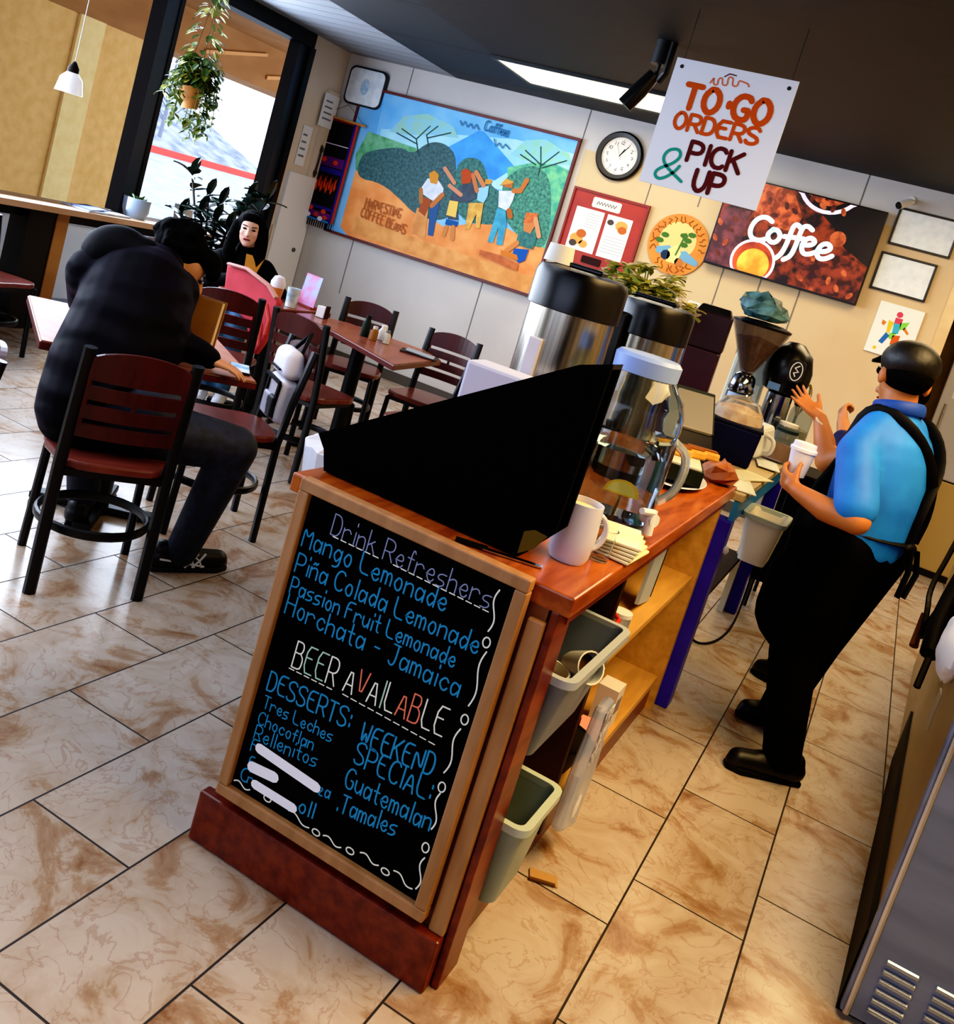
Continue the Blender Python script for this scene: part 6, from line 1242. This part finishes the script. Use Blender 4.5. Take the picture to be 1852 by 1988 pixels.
# ---- the woman by the window
C0 = V(-4.05, 5.22, 0)
wm = thing('person', 'seated woman with long dark hair and black jacket facing the room by the window', 'person', C0)
def c_(x, y, z): return (x+4.05, y-5.22, z)
mb = MB(); Hd = frame((.55,-.82,-.02)); P, R = head_prims(mb, c_(-4.07,5.18,1.105), Hd, 1.0)
capsule(mb, c_(-4.09,5.22,.92), c_(-4.08,5.20,1.05), .05, .046); chain(mb, [c_(-4.10,5.26,.54),c_(-4.10,5.25,.72),c_(-4.10,5.24,.87)], [.12,.115,.11], 14, (1.15,.85))
chain(mb,[c_(-3.99,5.32,.87),c_(-3.78,5.30,.72),c_(-3.72,5.12,.80)],[.055,.045,.03]); chain(mb,[c_(-4.20,5.14,.87),c_(-4.10,4.98,.72),c_(-3.92,4.98,.80)],[.055,.045,.03]); hand(mb, c_(-3.72,5.12,.80), (.3,-.8,.1), (0,0,-1), .5, .5, 1, .9); hand(mb, c_(-3.92,4.98,.80), (.8,-.2,.1), (0,0,-1), .5, .5, -1, .9)
for s_ in (-1,1): o = V(.55*s_*.09,.4*s_*.09,0); chain(mb,[V(*c_(-4.08,5.22,.53))+o, V(*c_(-3.82,4.86,.52))+o, V(*c_(-3.84,4.90,.08))+o],[.085,.06,.04])
grow('body', mb, skin3, wm, .008, 4); face_parts(wm, P, R, 1.0, '#7a1c20')
mb = MB(); mb.ell(P(0,-.035,.03),(.098,.105,.105),R,20,12); mb.ell(P(0,.035,.085),(.07,.05,.035),R,14,8)
for sd in (-1,1): chain(mb, [P(sd*.085,-.01,.02),P(sd*.098,.0,-.08),P(sd*.10,.02,-.17),P(sd*.09,.04,-.24)], [.035,.040,.042,.025])
chain(mb,[P(0,-.09,0),P(0,-.10,-.12),P(0,-.09,-.22)],[.07,.075,.05],14,(1.3,.7)); grow('hair', mb, hair, wm, .009, 3)
mb = MB(); chain(mb, [c_(-4.10,5.26,.56),c_(-4.10,5.25,.72),c_(-4.10,5.24,.86)], [.15,.14,.13], 16, (1.2,.88)); chain(mb,[c_(-3.99,5.32,.87),c_(-3.78,5.30,.72),c_(-3.72,5.13,.80)],[.075,.065,.045]); chain(mb,[c_(-4.20,5.14,.87),c_(-4.10,4.98,.72),c_(-3.93,4.98,.80)],[.075,.065,.045]); capsule(mb, c_(-4.09,5.22,.93), c_(-4.09,5.21,.98), .075, .06)
jw = grow('jacket', mb, kblack, wm, .010, 4)
mb = MB(); q0 = V(*c_(-4.03,5.27,.86)); Hb = frame((.55,-.83,0)); pr_ = [(-.06,.10),(-.02,.03),(.0,.07),(.02,.10),(.06,.10),(.045,-.06),(.02,-.16),(-.02,-.05)]; mb.prism([q0+Hb(a,.145,c) for a,c in pr_], Hb(0,.01,0)); mb.build('gold_print', mat('print_gold','#b5761c',.6,col2='#c98a2c',scale=10), jw)
mb = MB()
for s_ in (-1,1): o = V(.55*s_*.09,.4*s_*.09,0); chain(mb,[V(*c_(-4.08,5.22,.54))+o, V(*c_(-3.82,4.86,.52))+o, V(*c_(-3.84,4.90,.12))+o],[.11,.08,.058])
grow('jeans', mb, mat('denim_blue','#2c4e70',.7,col2='#3d6a90',scale=20), wm, .010, 4)
for s_ in (-1,1): o = V(.55*s_*.09,.4*s_*.09,0); h = V(*c_(-3.87,4.96,0))+o; shoe(wm, h, h+V(.13,-.2,0), flat('#cfd0d8'))

# ------------------------------------------------------------------ light
def area(name, loc, rot, sx, sy, power, col):
    l = bpy.data.lights.new(name, 'AREA'); l.shape = 'RECTANGLE'; l.size = sx; l.size_y = sy; l.energy = power; l.color = col
    o = bpy.data.objects.new(name, l); COL.objects.link(o); o.location = loc; o.rotation_euler = rot
    return o
w = bpy.data.worlds.new('sky'); SC.world = w; w.use_nodes = True
bg = w.node_tree.nodes['Background']; bg.inputs[0].default_value = (.74,.85,1.0,1); bg.inputs[1].default_value = 2.6
sun = bpy.data.lights.new('sun', 'SUN'); sun.energy = 2.4; sun.angle = .05; sun.color = (1,.93,.82)
so = bpy.data.objects.new('sun', sun); COL.objects.link(so); so.rotation_euler = (math.radians(48), 0, math.radians(-60))
area('window_daylight', (-5.3, 3.4, 1.75), (0, math.radians(-90), 0), 1.6, 6.0, 270, (.70,.81,1.0))
area('kitchen_lamp', (.7, 2.6, 2.7), (0,0,0), 1.0, 2.4, 108, (1.0,.68,.30))
area('kitchen_lamp', (.2, 6.0, 2.7), (0,0,0), 1.4, 1.2, 44, (1.0,.75,.42))
area('back_wall_lamp', (-2.3, 6.7, 2.70), (0,0,0), 1.8, .6, 20, (1.0,.86,.66))
area('front_fill', (-1.6, -1.3, 1.9), (math.radians(75),0,math.radians(-8)), 3.6, 1.4, 40, (.64,.74,1.0))  # added soft fill from behind the camera
area('dining_fill', (-2.6, 2.0, 2.7), (0,0,0), 1.6, 1.6, 30, (.82,.87,1.0))  # added cool fill above the tables, no fitting there
area('alcove_fill', (.9, 8.1, 2.72), (0,0,0), .8, .4, 14, (1.0,.9,.75))  # added to brighten the doorway alcove
vs = SC.view_settings; vs.view_transform = 'Standard'; vs.look = 'None'; vs.exposure = .25; vs.gamma = 1.0
vs.use_curve_mapping = True
cv = vs.curve_mapping.curves[3]
for x, y in ((.012,.004),(.06,.050),(.25,.27),(.6,.68)): cv.points.new(x, y)
vs.curve_mapping.update()
SC.cycles.use_denoising = True
